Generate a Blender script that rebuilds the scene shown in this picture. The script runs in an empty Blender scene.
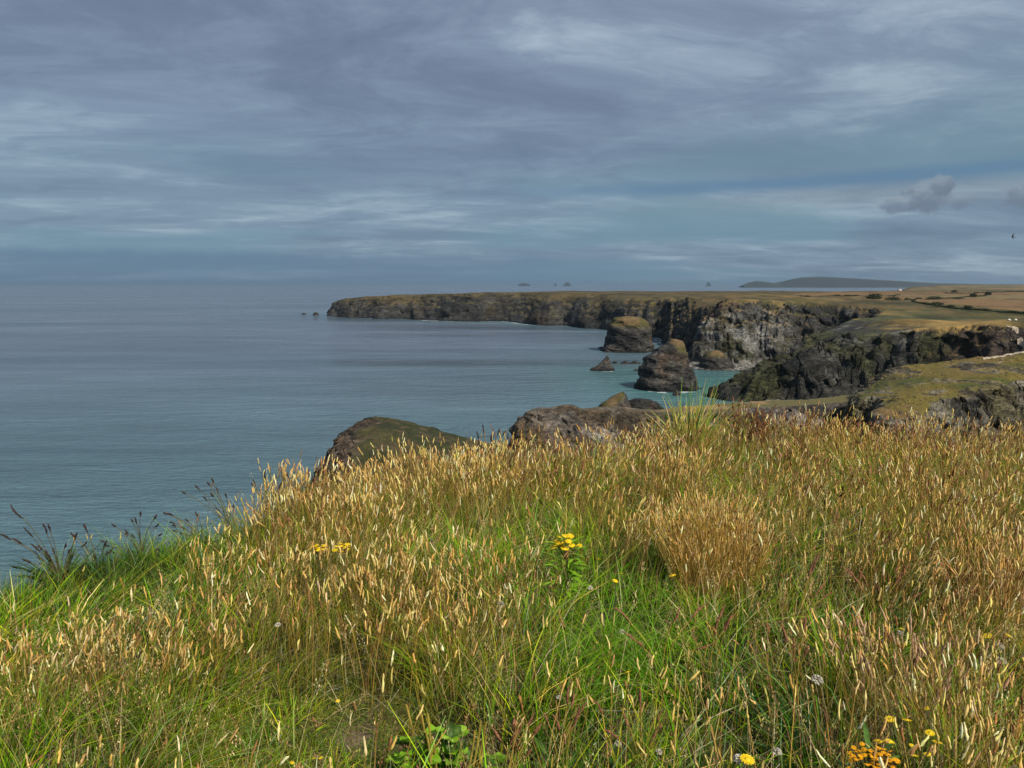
import bpy, math, random
import numpy as np
from mathutils import Vector
random.seed(7); rng = np.random.default_rng(11)
R = math.radians
sc = bpy.context.scene
COL = sc.collection

# ------------------------------------------------------------------ camera
EYE = 70.0; F = 740.0; PITCH = math.atan(100.0/F)
cam = bpy.data.cameras.new('camera'); co = bpy.data.objects.new('camera', cam); COL.objects.link(co)
cam.sensor_width = 36; cam.lens = 36*F/1024; cam.clip_start = 0.05; cam.clip_end = 200000
co.location = (0, 0, EYE); co.rotation_euler = (math.pi/2 - PITCH, 0, 0); sc.camera = co
sc.render.resolution_x = 1024; sc.render.resolution_y = 768
sc.view_settings.view_transform = 'Standard'; sc.view_settings.look = 'None'
sc.view_settings.exposure = 0.15; sc.view_settings.gamma = 1; sc.view_settings.use_curve_mapping = False
sc.cycles.use_denoising = True
sc.cycles.max_bounces = 5; sc.cycles.diffuse_bounces = 3; sc.cycles.transparent_max_bounces = 6; sc.cycles.volume_bounces = 0

# ------------------------------------------------------------------ light
SUN_EL, SUN_AZ = R(43), R(141)            # azimuth clockwise from +Y
sun = bpy.data.lights.new('sun', 'SUN'); so = bpy.data.objects.new('sun', sun); COL.objects.link(so)
sun.energy = 4.9; sun.angle = R(7); sun.color = (1.0, 0.92, 0.78)
sd = Vector((math.sin(SUN_AZ)*math.cos(SUN_EL), math.cos(SUN_AZ)*math.cos(SUN_EL), math.sin(SUN_EL)))
so.rotation_euler = sd.to_track_quat('Z', 'Y').to_euler(); so.location = (0, 0, 300)

class NT:
    """small helper to write node expressions"""
    def __init__(s, tree): s.t = tree; s.n = tree.nodes; s.l = tree.links
    def new(s, typ, **kw):
        n = s.n.new(typ)
        for k, v in kw.items(): setattr(n, k, v)
        return n
    def put(s, sock, v):
        if isinstance(v, bpy.types.NodeSocket): s.l.new(v, sock)
        elif v is not None:
            try: sock.default_value = v
            except Exception: sock.default_value = (*v, 1.0)
    def m(s, op, a, b=None, c=None, clamp=False):
        n = s.new('ShaderNodeMath', operation=op, use_clamp=clamp)
        for i, v in enumerate((a, b, c)):
            if v is not None: s.put(n.inputs[i], v)
        return n.outputs[0]
    def vm(s, op, a, b=None):
        n = s.new('ShaderNodeVectorMath', operation=op)
        s.put(n.inputs[0], a)
        if b is not None: s.put(n.inputs[1], b)
        return n.outputs[0]
    def mix(s, f, a, b, typ='RGBA', blend='MIX'):
        n = s.new('ShaderNodeMix', data_type=typ)
        if typ == 'RGBA': n.blend_type = blend; i = (0, 6, 7); o = 2
        else: i = (0, 2, 3); o = 0
        s.put(n.inputs[i[0]], f); s.put(n.inputs[i[1]], a); s.put(n.inputs[i[2]], b)
        return n.outputs[o]
    def noise(s, vec, scale, detail=4, rough=.5, dist=0.0, typ='FBM'):
        n = s.new('ShaderNodeTexNoise'); n.noise_type = typ
        s.put(n.inputs['Vector'], vec); s.put(n.inputs['Scale'], scale); s.put(n.inputs['Detail'], detail)
        s.put(n.inputs['Roughness'], rough); s.put(n.inputs['Distortion'], dist)
        return n.outputs[0]
    def mr(s, v, a, b, c=0.0, d=1.0, smooth=True):
        n = s.new('ShaderNodeMapRange'); n.interpolation_type = 'SMOOTHSTEP' if smooth else 'LINEAR'
        for i, x in enumerate((v, a, b, c, d)): s.put(n.inputs[i], x)
        return n.outputs[0]
    def ramp(s, f, stops):
        n = s.new('ShaderNodeValToRGB'); e = n.color_ramp.elements
        while len(e) < len(stops): e.new(0.5)
        for q, (p, c) in zip(e, stops): q.position = p; q.color = (*c, 1)
        s.put(n.inputs[0], f); return n.outputs[0]
    def comb(s, x, y, z):
        n = s.new('ShaderNodeCombineXYZ')
        for i, v in enumerate((x, y, z)): s.put(n.inputs[i], v)
        return n.outputs[0]
    def sep(s, v):
        n = s.new('ShaderNodeSeparateXYZ'); s.put(n.inputs[0], v); return n.outputs

# ------------------------------------------------------------------ sky: Nishita seen through layers of cloud
world = bpy.data.worlds.new('World'); sc.world = world; world.use_nodes = True
W = NT(world.node_tree); W.n.clear()
sky = W.new('ShaderNodeTexSky', sky_type='NISHITA', sun_disc=False, sun_elevation=SUN_EL, sun_rotation=SUN_AZ, altitude=70)
d = W.new('ShaderNodeTexCoord').outputs['Generated']
dx, dy, dz = W.sep(d)
hor = W.m('SQRT', W.m('ADD', W.m('MULTIPLY', dx, dx), W.m('MULTIPLY', dy, dy)))
el = W.m('DIVIDE', dz, W.m('MAXIMUM', hor, .001))            # tangent of the elevation
az = W.m('DIVIDE', dx, W.m('MAXIMUM', dy, .05))              # tangent of the azimuth
zc = W.m('ADD', W.m('MAXIMUM', dz, 0.0), .10)
plane = W.comb(W.m('DIVIDE', dx, zc), W.m('DIVIDE', dy, zc), 0.0)
pv = W.vm('MULTIPLY', plane, (0.72, 1.0, 1.0))
warp = W.noise(pv, 0.7, 3, .5)
pv2 = W.vm('ADD', pv, W.comb(W.m('MULTIPLY', warp, 1.6), W.m('MULTIPLY', warp, 0.9), 3.7))
n1 = W.noise(pv2, 0.85, 9, .60)
n2 = W.noise(W.vm('ADD', pv2, (5.2, 1.3, 8.8)), 2.3, 9, .66)
c = W.m('ADD', W.m('MULTIPLY', n1, .62), W.m('MULTIPLY', n2, .38))
cloud = W.ramp(c, [(.34, (.112, .145, .215)), (.44, (.145, .182, .265)), (.53, (.200, .255, .345)), (.62, (.330, .405, .490))])
cloud = W.vm('MULTIPLY', cloud, (11.4, 11.4, 11.2))
lowc = W.ramp(el, [(0.0, (.145, .245, .340)), (.06, (.150, .255, .340)), (.10, (.155, .260, .325)), (.22, (.155, .245, .312))])
lowc = W.vm('MULTIPLY', lowc, (10, 10, 10))
gaps = W.mr(W.noise(W.vm('ADD', pv, (9.0, 2.0, 1.0)), .6, 5, .5), .42, .62)
thin = W.m('MULTIPLY', W.mr(el, .10, .36, 1.0, 0.0), W.m('ADD', .28, W.m('MULTIPLY', gaps, .6)))
skyc = W.mix(thin, cloud, lowc)
nish = W.vm('MULTIPLY', sky.outputs[0], (.36, .52, .62))
skyc = W.mix(.12, skyc, nish)
# long blue slit low over the land and a couple of small grey clouds
sl = W.noise(W.comb(W.m('MULTIPLY', az, 4.0), W.m('MULTIPLY', el, 30.0), 2.0), 1.0, 4, .5)
cent = W.m('ADD', W.m('ADD', .118, W.m('MULTIPLY', az, .016)), W.m('MULTIPLY', W.m('SUBTRACT', sl, .5), .012))
dd = W.m('ABSOLUTE', W.m('SUBTRACT', el, cent))
slit = W.m('MULTIPLY', W.mr(dd, .001, .014, 1.0, 0.0), W.mr(az, -.12, .25, 0.0, .8))
skyc = W.mix(slit, skyc, (1.10, 2.05, 3.20, 1))
wh = W.m('MULTIPLY', W.mr(W.m('ABSOLUTE', W.m('SUBTRACT', el, W.m('SUBTRACT', cent, .022))), .0, .02, 1.0, 0.0), W.mr(az, .1, .4, 0.0, .35))
skyc = W.mix(wh, skyc, (2.6, 3.2, 3.7, 1))
fz = W.noise(W.comb(W.m('MULTIPLY', az, .8), W.m('MULTIPLY', el, 1.3), 0.0), 46.0, 6, .62)
for (cx_, cy_, rx, ry, a) in ((.550, .100, .034, .020, .9), (.566, .112, .016, .014, .8), (.510, .092, .026, .010, .75), (.590, .094, .02, .010, .6), (.678, .097, .032, .013, .7)):
    ex = W.m('DIVIDE', W.m('SUBTRACT', az, cx_), rx); ey = W.m('DIVIDE', W.m('SUBTRACT', el, cy_), ry)
    q = W.m('ADD', W.m('ADD', W.m('MULTIPLY', ex, ex), W.m('MULTIPLY', ey, ey)), W.m('MULTIPLY', W.m('SUBTRACT', fz, .5), 3.0))
    k = W.m('MULTIPLY', W.mr(q, .45, 1.25, 1.0, 0.0), W.mr(dy, 0, .1, 0.0, a))
    tone = W.mix(W.mr(W.m('ADD', ey, W.m('MULTIPLY', W.m('SUBTRACT', fz, .5), 3.0)), -.5, 1.0), (1.45, 1.88, 2.55, 1), (2.5, 3.05, 3.6, 1))
    skyc = W.mix(k, skyc, tone)
# fog bank on the sea horizon, to the west
bank = W.m('MULTIPLY', W.mr(W.m('ADD', el, W.m('MULTIPLY', W.noise(W.comb(W.m('MULTIPLY', az, 3.0), 0.0, 0.0), 8.0, 3, .5), .012)), .038, .052, 1.0, 0.0), W.mr(az, -.2, .4, .65, .0))
skyc = W.mix(bank, skyc, (1.12, 1.85, 2.78, 1))
bg = W.new('ShaderNodeBackground'); W.put(bg.inputs[0], skyc); bg.inputs[1].default_value = 0.1
wo = W.new('ShaderNodeOutputWorld'); W.l.new(bg.outputs[0], wo.inputs[0])

# ------------------------------------------------------------------ helpers
def ray(px, py):
    u = (px-512)/F; v = (384-py)/F
    c, s = math.cos(PITCH), math.sin(PITCH)
    return np.array([u, c + v*s, -s + v*c])
def on_z(px, py, z=0.0):
    r = ray(px, py); t = (z-EYE)/r[2]; return r*t + np.array([0, 0, EYE])
def at_y(px, py, Y):
    r = ray(px, py); t = Y/r[1]; return r*t + np.array([0, 0, EYE])
def to_px(x, y, z):
    c, s = math.cos(PITCH), math.sin(PITCH)
    dzv = z-EYE; f = y*c - dzv*s; up = y*s + dzv*c
    return 512 + F*x/np.maximum(f, .01), 384 - F*up/np.maximum(f, .01)

def _h(ix, iy, iz, seed):
    n = (ix.astype(np.int64)*73856093) ^ (iy.astype(np.int64)*19349663) ^ (iz.astype(np.int64)*83492791) ^ (seed*2654435761)
    n = (n ^ (n >> 13)) * 1274126177; n = n & 0x7fffffff; n = (n ^ (n >> 16)) & 0xffff
    return n/32767.5 - 1.0
def vnoise(x, y, z=None, seed=0):
    if z is None: z = np.zeros_like(x)
    x0, y0, z0 = np.floor(x), np.floor(y), np.floor(z)
    fx, fy, fz = x-x0, y-y0, z-z0
    fx = fx*fx*fx*(fx*(fx*6-15)+10); fy = fy*fy*fy*(fy*(fy*6-15)+10); fz = fz*fz*(3-2*fz)
    two = bool(np.any(fz > 0)); out = 0
    for k in ((0, 1) if two else (0,)):
        a = _h(x0, y0, z0+k, seed); b = _h(x0+1, y0, z0+k, seed); c_ = _h(x0, y0+1, z0+k, seed); e = _h(x0+1, y0+1, z0+k, seed)
        v = a*(1-fx)*(1-fy) + b*fx*(1-fy) + c_*(1-fx)*fy + e*fx*fy
        out = out + v*((fz if k else 1-fz) if two else 1)
    return out
def fbm(x, y, z=None, oct=5, seed=0, gain=.5, ridged=False):
    s = 0; a = 1; f = 1; tot = 0
    for o in range(oct):
        cs, sn = math.cos(o*.7), math.sin(o*.7)
        X, Y = (x*cs-y*sn)*f, (x*sn+y*cs)*f
        v = vnoise(X+o*17.3, Y+o*9.1, None if z is None else z*f+o*3.3, seed+o)
        if ridged: v = 1-2*np.abs(v)
        s = s + a*v; tot += a; a *= gain; f *= 2.03
    return s/tot
def sstep(a, b, x): t = np.clip((x-a)/(b-a), 0, 1); return t*t*(3-2*t)
def sdf(X, Y, poly):
    """signed distance, positive inside"""
    sh = X.shape; X = X.ravel(); Y = Y.ravel(); dmin = np.full(X.shape, 1e18); ins = np.zeros(X.shape, bool); n = len(poly)
    for i in range(n):
        ax, ay = poly[i]; bx, by = poly[(i+1) % n]
        ex, ey = bx-ax, by-ay; wx, wy = X-ax, Y-ay
        t = np.clip((wx*ex+wy*ey)/(ex*ex+ey*ey+1e-9), 0, 1)
        dmin = np.minimum(dmin, (wx-ex*t)**2 + (wy-ey*t)**2)
        cnd = ((ay > Y) != (by > Y)) & (X < (bx-ax)*(Y-ay)/((by-ay) if by != ay else 1e-9) + ax); ins ^= cnd
    dmin = np.sqrt(dmin); return np.where(ins, dmin, -dmin).reshape(sh)

def tag(o, label=None, cat=None, group=None, kind=None):
    if label: o['label'] = label
    if cat: o['category'] = cat
    if group: o['group'] = group
    if kind: o['kind'] = kind
    return o
def mesh_np(name, V, Fc, mat, col=None, parent=None, extra=None, smooth=True, tri=False):
    me = bpy.data.meshes.new(name); k = Fc.shape[1]
    me.vertices.add(len(V)); me.vertices.foreach_set('co', np.ascontiguousarray(V, np.float32).ravel())
    me.loops.add(Fc.size); me.loops.foreach_set('vertex_index', np.ascontiguousarray(Fc, np.int32).ravel())
    me.polygons.add(len(Fc)); me.polygons.foreach_set('loop_start', np.arange(0, Fc.size, k, dtype=np.int32))
    if smooth: me.polygons.foreach_set('use_smooth', np.ones(len(Fc), bool))
    me.update(calc_edges=True)
    if col is not None:
        a = me.attributes.new('Col', 'FLOAT_COLOR', 'POINT'); c4 = np.ones((len(V), 4), np.float32); c4[:, :3] = col
        a.data.foreach_set('color', c4.ravel())
    for nm, arr in (extra or {}).items():
        a = me.attributes.new(nm, 'FLOAT', 'POINT'); a.data.foreach_set('value', np.ascontiguousarray(arr, np.float32).ravel())
    me.materials.append(mat)
    o = bpy.data.objects.new(name, me); COL.objects.link(o)
    if parent: o.parent = parent
    return o
def empty(name, loc, rz=0):
    o = bpy.data.objects.new(name, None); COL.objects.link(o); o.location = loc; o.rotation_euler[2] = rz; o.empty_display_size = .1; return o
def grid_faces(ny, nx):
    i = np.arange((ny-1)*nx).reshape(ny-1, nx)[:, :-1].ravel()
    return np.stack([i, i+1, i+1+nx, i+nx], 1)
def keep_faces(V, Fc, vmask, *arrs):
    fm = vmask[Fc].any(1); Fc = Fc[fm]; used = np.zeros(len(V), bool); used[Fc.ravel()] = True
    idx = np.cumsum(used)-1; return V[used], idx[Fc], [a[used] for a in arrs]

# ------------------------------------------------------------------ materials
def mat_new(name):
    m = bpy.data.materials.new(name); m.use_nodes = True; t = NT(m.node_tree); t.n.clear()
    b = t.new('ShaderNodeBsdfPrincipled'); o = t.new('ShaderNodeOutputMaterial'); t.l.new(b.outputs[0], o.inputs[0])
    b.inputs['Specular IOR Level'].default_value = .25
    return m, t, b, o
def ground_mat(name, scale, bump, dist):
    m, t, b, o = mat_new(name)
    col = t.new('ShaderNodeAttribute', attribute_name='Col').outputs['Color']
    rk = t.new('ShaderNodeAttribute', attribute_name='rock').outputs['Fac']
    g = t.new('ShaderNodeTexCoord').outputs['Object']
    sx_, sy_, sz_ = t.sep(g); st = t.comb(t.m('ADD', sx_, t.m('MULTIPLY', sz_, .9)), t.m('MULTIPLY', sy_, .8), t.m('SUBTRACT', t.m('MULTIPLY', sz_, 2.2), t.m('MULTIPLY', sx_, .7)))
    n1 = t.noise(st, scale, 6, .65, .3); n2 = t.noise(g, scale*3.7, 5, .6); n3 = t.noise(st, scale*.35, 5, .6, .6)
    vor = t.new('ShaderNodeTexVoronoi', feature='DISTANCE_TO_EDGE'); t.put(vor.inputs['Vector'], t.vm('ADD', st, t.comb(n3, n1, n3))); vor.inputs['Scale'].default_value = scale*.8
    crack = t.mr(vor.outputs[0], 0, .07, .78, 1.0)
    vr = t.m('MULTIPLY', t.mr(n1, .25, .75, .45, 1.6), t.mr(n3, .3, .7, .55, 1.5)); vr = t.m('MULTIPLY', vr, crack)
    vg = t.m('MULTIPLY', t.mr(n2, .3, .7, .7, 1.35), t.mr(n1, .3, .7, .8, 1.2))
    v = t.mix(rk, vg, vr, 'FLOAT')
    t.put(b.inputs['Base Color'], t.vm('MULTIPLY', col, t.comb(v, v, v))); b.inputs['Roughness'].default_value = .9
    hgt = t.m('ADD', t.m('ADD', n1, t.m('MULTIPLY', n3, 1.5)), t.m('MULTIPLY', t.m('MULTIPLY', crack, rk), .5))
    bp = t.new('ShaderNodeBump'); bp.inputs['Distance'].default_value = dist; t.put(bp.inputs['Strength'], t.m('ADD', t.m('MULTIPLY', rk, bump), bump*.4)); t.put(bp.inputs['Height'], hgt)
    t.l.new(bp.outputs[0], b.inputs['Normal'])
    return m
M_FAR = ground_mat('far_cliff', .10, .9, 6.0)
M_MID = ground_mat('cliff', .28, .9, 2.5)
M_NEAR = ground_mat('near_rock', .8, .9, .9)
M_SOIL = ground_mat('soil', 9.0, .8, .02)
def plain(name, c, rough=.7, var=.3, scale=20, trans=0.0):
    m, t, b, o = mat_new(name)
    g = t.new('ShaderNodeTexCoord').outputs['Object']; n = t.mr(t.noise(g, scale, 4), .3, .7, 1-var, 1+var)
    t.put(b.inputs['Base Color'], t.vm('MULTIPLY', c, t.comb(n, n, n))); b.inputs['Roughness'].default_value = rough
    if trans:
        tr = t.new('ShaderNodeBsdfTranslucent'); t.put(tr.inputs[0], t.vm('MULTIPLY', c, t.comb(n, n, n))); mx = t.new('ShaderNodeMixShader'); mx.inputs[0].default_value = trans
        t.l.new(b.outputs[0], mx.inputs[1]); t.l.new(tr.outputs[0], mx.inputs[2]); t.l.new(mx.outputs[0], o.inputs[0])
    return m
def grass_mat(name, trans, rough=.6):
    m, t, b, o = mat_new(name)
    col = t.new('ShaderNodeAttribute', attribute_name='Col').outputs['Color']
    t.put(b.inputs['Base Color'], col); b.inputs['Roughness'].default_value = rough; b.inputs['Specular IOR Level'].default_value = .06
    tr = t.new('ShaderNodeBsdfTranslucent'); t.put(tr.inputs[0], col); mx = t.new('ShaderNodeMixShader'); mx.inputs[0].default_value = trans
    t.l.new(b.outputs[0], mx.inputs[1]); t.l.new(tr.outputs[0], mx.inputs[2]); t.l.new(mx.outputs[0], o.inputs[0])
    return m
M_GRASS = grass_mat('grass_blade', .22, .6)
M_SEED = grass_mat('seed_grass', .18, .8)

# ------------------------------------------------------------------ coast in plan
def wl(px, py): p = on_z(px, py); return (p[0], p[1])
coast = [wl(327, 312.8), wl(331, 316), wl(345, 317.5), wl(380, 319), wl(400, 318.5), wl(430, 321), wl(470, 322), wl(500, 321.5), wl(525, 324.5), wl(545, 325.5), wl(565, 325), wl(585, 328), wl(603, 329.5),
         wl(625, 333), (150, 1040), (185, 960), (175, 900), wl(654, 343), wl(668, 349), wl(684, 356), (150, 655), (176, 632), (214, 640), (255, 652), (284, 640), (268, 612), (236, 588), (212, 556), (186, 532), (158, 502), (118, 458), (140, 436), (165, 420), (205, 425), (235, 400), (262, 372), (240, 330), (190, 285), (150, 240),
         (90, 230), (120, 60), (700, -100), (6000, 500), (30000, 14000), (20000, 25000), (5200, 9000), (1600, 3150), (1010, 2080), (800, 1960), (560, 1950), (200, 2000), (-120, 1980), (-300, 1900), (-430, 1800)]
ctrl = [(330, 303, 1690), (345, 297.5, 1660), (370, 296.5, 1600), (400, 295, 1600), (450, 293.7, 1560), (500, 292.5, 1500), (560, 291, 1500), (640, 291.5, 1500), (560, 296, 1300), (610, 299, 1180), (600, 293, 1350), (650, 296, 1200),
        (690, 304.6, 760), (664, 322, 800), (675, 312, 790), (713, 299.5, 720), (720, 296, 900), (740, 297, 700), (800, 296, 730), (760, 294, 1100), (850, 296, 850), (850, 296.5, 760), (690, 301, 780), (800, 292, 1700),
        (807, 322, 560), (820, 316, 590), (835, 309, 650), (870, 338, 440), (850, 332, 470), (900, 316, 500), (880, 325, 470), (860, 303, 700), (940, 322, 420), (994, 330, 370), (1024, 348, 290), (1010, 320, 420), (920, 326, 425),
        (1000, 305, 750), (1000, 296, 1200), (950, 300, 900), (1000, 290.2, 2400), (900, 291, 2000), (750, 291, 1900),
        (722, 381, 515), (741, 377, 508), (765, 370, 497), (776, 360, 488), (788, 346, 480), (730, 384, 480), (712, 393, 460)]
CP = [at_y(*c_) for c_ in ctrl] + [np.array(v) for v in ((2000, 3000, 60.), (4000, 6000, 63.), (12000, 14000, 66.), (1500, 1200, 60.), (400, 250, 47.), (250, 200, 46.), (600, 2250, 44.), (1100, 2650, 44.), (0, 1950, 40.), (-250, 1800, 38.))]
CP = np.array(CP)
def plateau(X, Y):
    num = 0; den = 0
    for p in CP:
        r2 = (X-p[0])**2 + (Y-p[1])**2; w = 1/(r2 + (12+.02*p[1])**2)**1.6
        num = num + w*p[2]; den = den + w
    return num/den
def coast_h(X, Y):
    dist = np.sqrt(X*X+Y*Y); sc_ = np.clip(dist/700, .7, 2.2)
    dd_ = sdf(X, Y, coast)
    dd_ = dd_ + sc_*(11*fbm(X/(55*sc_), Y/(55*sc_), oct=3, seed=3) + (10-6*sstep(950, 1200, Y))*fbm((X+.5*Y)/(24*sc_), (Y-.3*X)/(18*sc_), oct=5, seed=8, ridged=True, gain=.6) - 3)
    P = plateau(X, Y)
    P = P + 1.6*fbm(X/60, Y/60, oct=4, seed=21)*np.clip(dd_/60, 0, 1)
    w = np.clip(P*.78, 3, 60)*(1+.35*fbm(X/90, Y/90, oct=2, seed=5))*(1+1.1*sstep(950, 1250, Y)+1.2*sstep(950, 1250, Y)*fbm(X/140, Y/140, oct=2, seed=15))
    t = np.clip(dd_/w, 0, 1)
    f = 1-(1-t)**(1.55+.9*sstep(950, 1250, Y))
    # ledges
    led = .035*np.sin(f*34 + 4*fbm(X/30, Y/30, oct=2, seed=9))*(1-f)*f*4
    h = P*(f+led*(t > 0)) + np.where(t < 1, (1-t)*t*4*(3.6*fbm((X+.4*Y)/11, Y/8, oct=4, seed=13, ridged=True, gain=.6)), 0)
    sp = np.maximum(sstep(222, 205, X)*sstep(405, 425, Y)*sstep(560, 530, Y), .55*sstep(300, 280, X)*sstep(560, 540, Y-.0*X)*sstep(405, 425, Y)*sstep(-14, -30, sdf(X, Y, [(225, 440), (215, 560), (300, 640), (400, 640), (400, 400), (300, 400)])))
    h = h + np.where(dd_ > 0, sp*sstep(0, 12, dd_)*(6.5*fbm((X+.6*Y)/16, (Y-.4*X)/11, oct=5, seed=99, ridged=True, gain=.62)-2.2), 0)
    h = np.where(dd_ < 0, dd_*.5, h + .2)
    return h, dd_, P
def slope_of(H, gx, gy):
    dyy, dxx = np.gradient(H); dxs = np.gradient(gx); dys = np.gradient(gy)
    return np.sqrt((dxx/dxs[None, :])**2 + (dyy/dys[:, None])**2)
def lerp(a, b, t): return a + (b-a)*t
def cmix(c, col, k): k = np.clip(k, 0, 1)[..., None]; return c*(1-k) + np.array(col)*k

def paint(X, Y, H, S, z0=.85, dry=0.0, seed=40, brown=0.0, sc0=1.0):
    """surface colours, darkened evenly for cloud shade: rock on the steep, turf on the gentle"""
    n1 = fbm(X/(26*sc0), Y/(26*sc0), H/(20*sc0), oct=4, seed=seed); n2 = fbm((X+1.0*H)/(11*sc0), Y/(16*sc0), (H-.5*X)/(5*sc0), oct=5, seed=seed+5, gain=.6); n3 = fbm(X/(80*sc0), Y/(80*sc0), oct=3, seed=seed+9)
    c_ = np.ones(X.shape+(3,))*np.array([.075, .072, .066])
    c_ = cmix(c_, (.035, .036, .038), sstep(.0, .5, n1))
    c_ = cmix(c_, (.17, .165, .155), sstep(.12, .6, n2 + .5*n3 + .05)*.8)
    c_ = cmix(c_, (.13, .075, .05), sstep(.2, .6, -n1 + .3*n2 + brown)*.8)
    c_ = cmix(c_, (.07, .068, .028), sstep(.15, .5, n2 - n1)*.6*sstep(4, 18, H))      # lichen and plants clinging on
    c_ = cmix(c_, (.016, .017, .02), sstep(3.5, .5, H + 1.5*n2)*.9)        # wet, weedy foot
    g = np.ones(X.shape+(3,))*np.array([.105, .088, .026])
    g = cmix(g, (.25, .16, .055), sstep(-.15, .45, n3 + .5*n2 + dry))
    g = cmix(g, (.055, .068, .020), sstep(.05, .4, n1 - dry*.5)); g = cmix(g, (.26, .18, .07), sstep(.1, .35, fbm(X/(13*sc0), Y/(19*sc0), oct=4, seed=seed+2))*.6)
    g = cmix(g, (.10, .07, .04), sstep(.2, .6, n2)*.6)
    rock = sstep(z0-.22, z0+.28, S + .35*n2 + .12*n1); rock = np.maximum(rock, sstep(5, 2.5, H))
    return (c_*rock[..., None] + g*(1-rock[..., None]))*.72, rock  # overall darkening painted in for a cloud's shadow over the land

def hf(name, gx, gy, hfun, mat, painter, push=0.0, ps=6.0, mask=None, seed=70):
    X, Y = np.meshgrid(gx, gy); H = hfun(X, Y); S = slope_of(H, gx, gy)
    c_, rock = painter(X, Y, H, S)
    V = np.stack([X, Y, H], -1)
    if push:   # break up the faces sideways so they are not a plain height field
        k = push*np.clip(S-.4, 0, 1)
        q = k*fbm((X*.75+H*.95)/(ps*1.5), Y/(ps*3), oct=4, seed=seed+20, ridged=True, gain=.6)*.9; V[..., 0] -= q*.5; V[..., 1] -= q*.8
        lg = np.tanh(2.2*np.sin((H+.45*X+.25*Y)/(ps*.42) + 3.5*fbm(X/(ps*4), Y/(ps*4), H/(ps*3), oct=3, seed=seed+30)))*.16; V[..., 0] -= k*lg*.5; V[..., 1] -= k*lg
        V[..., 0] += k*fbm(X/ps, Y/ps, H/ps*1.6, oct=3, seed=seed); V[..., 1] += k*fbm(X/ps, Y/ps, H/ps*1.6, oct=3, seed=seed+7)
    V = V.reshape(-1, 3); keep = (H.ravel() > -2.5) if mask is None else mask(X, Y, H).ravel()
    V, Fc, (cc, rr) = keep_faces(V, grid_faces(len(gy), len(gx)), keep, c_.reshape(-1, 3), rock.ravel())
    return mesh_np(name, V, Fc, mat, cc, extra={'rock': rr})

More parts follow.
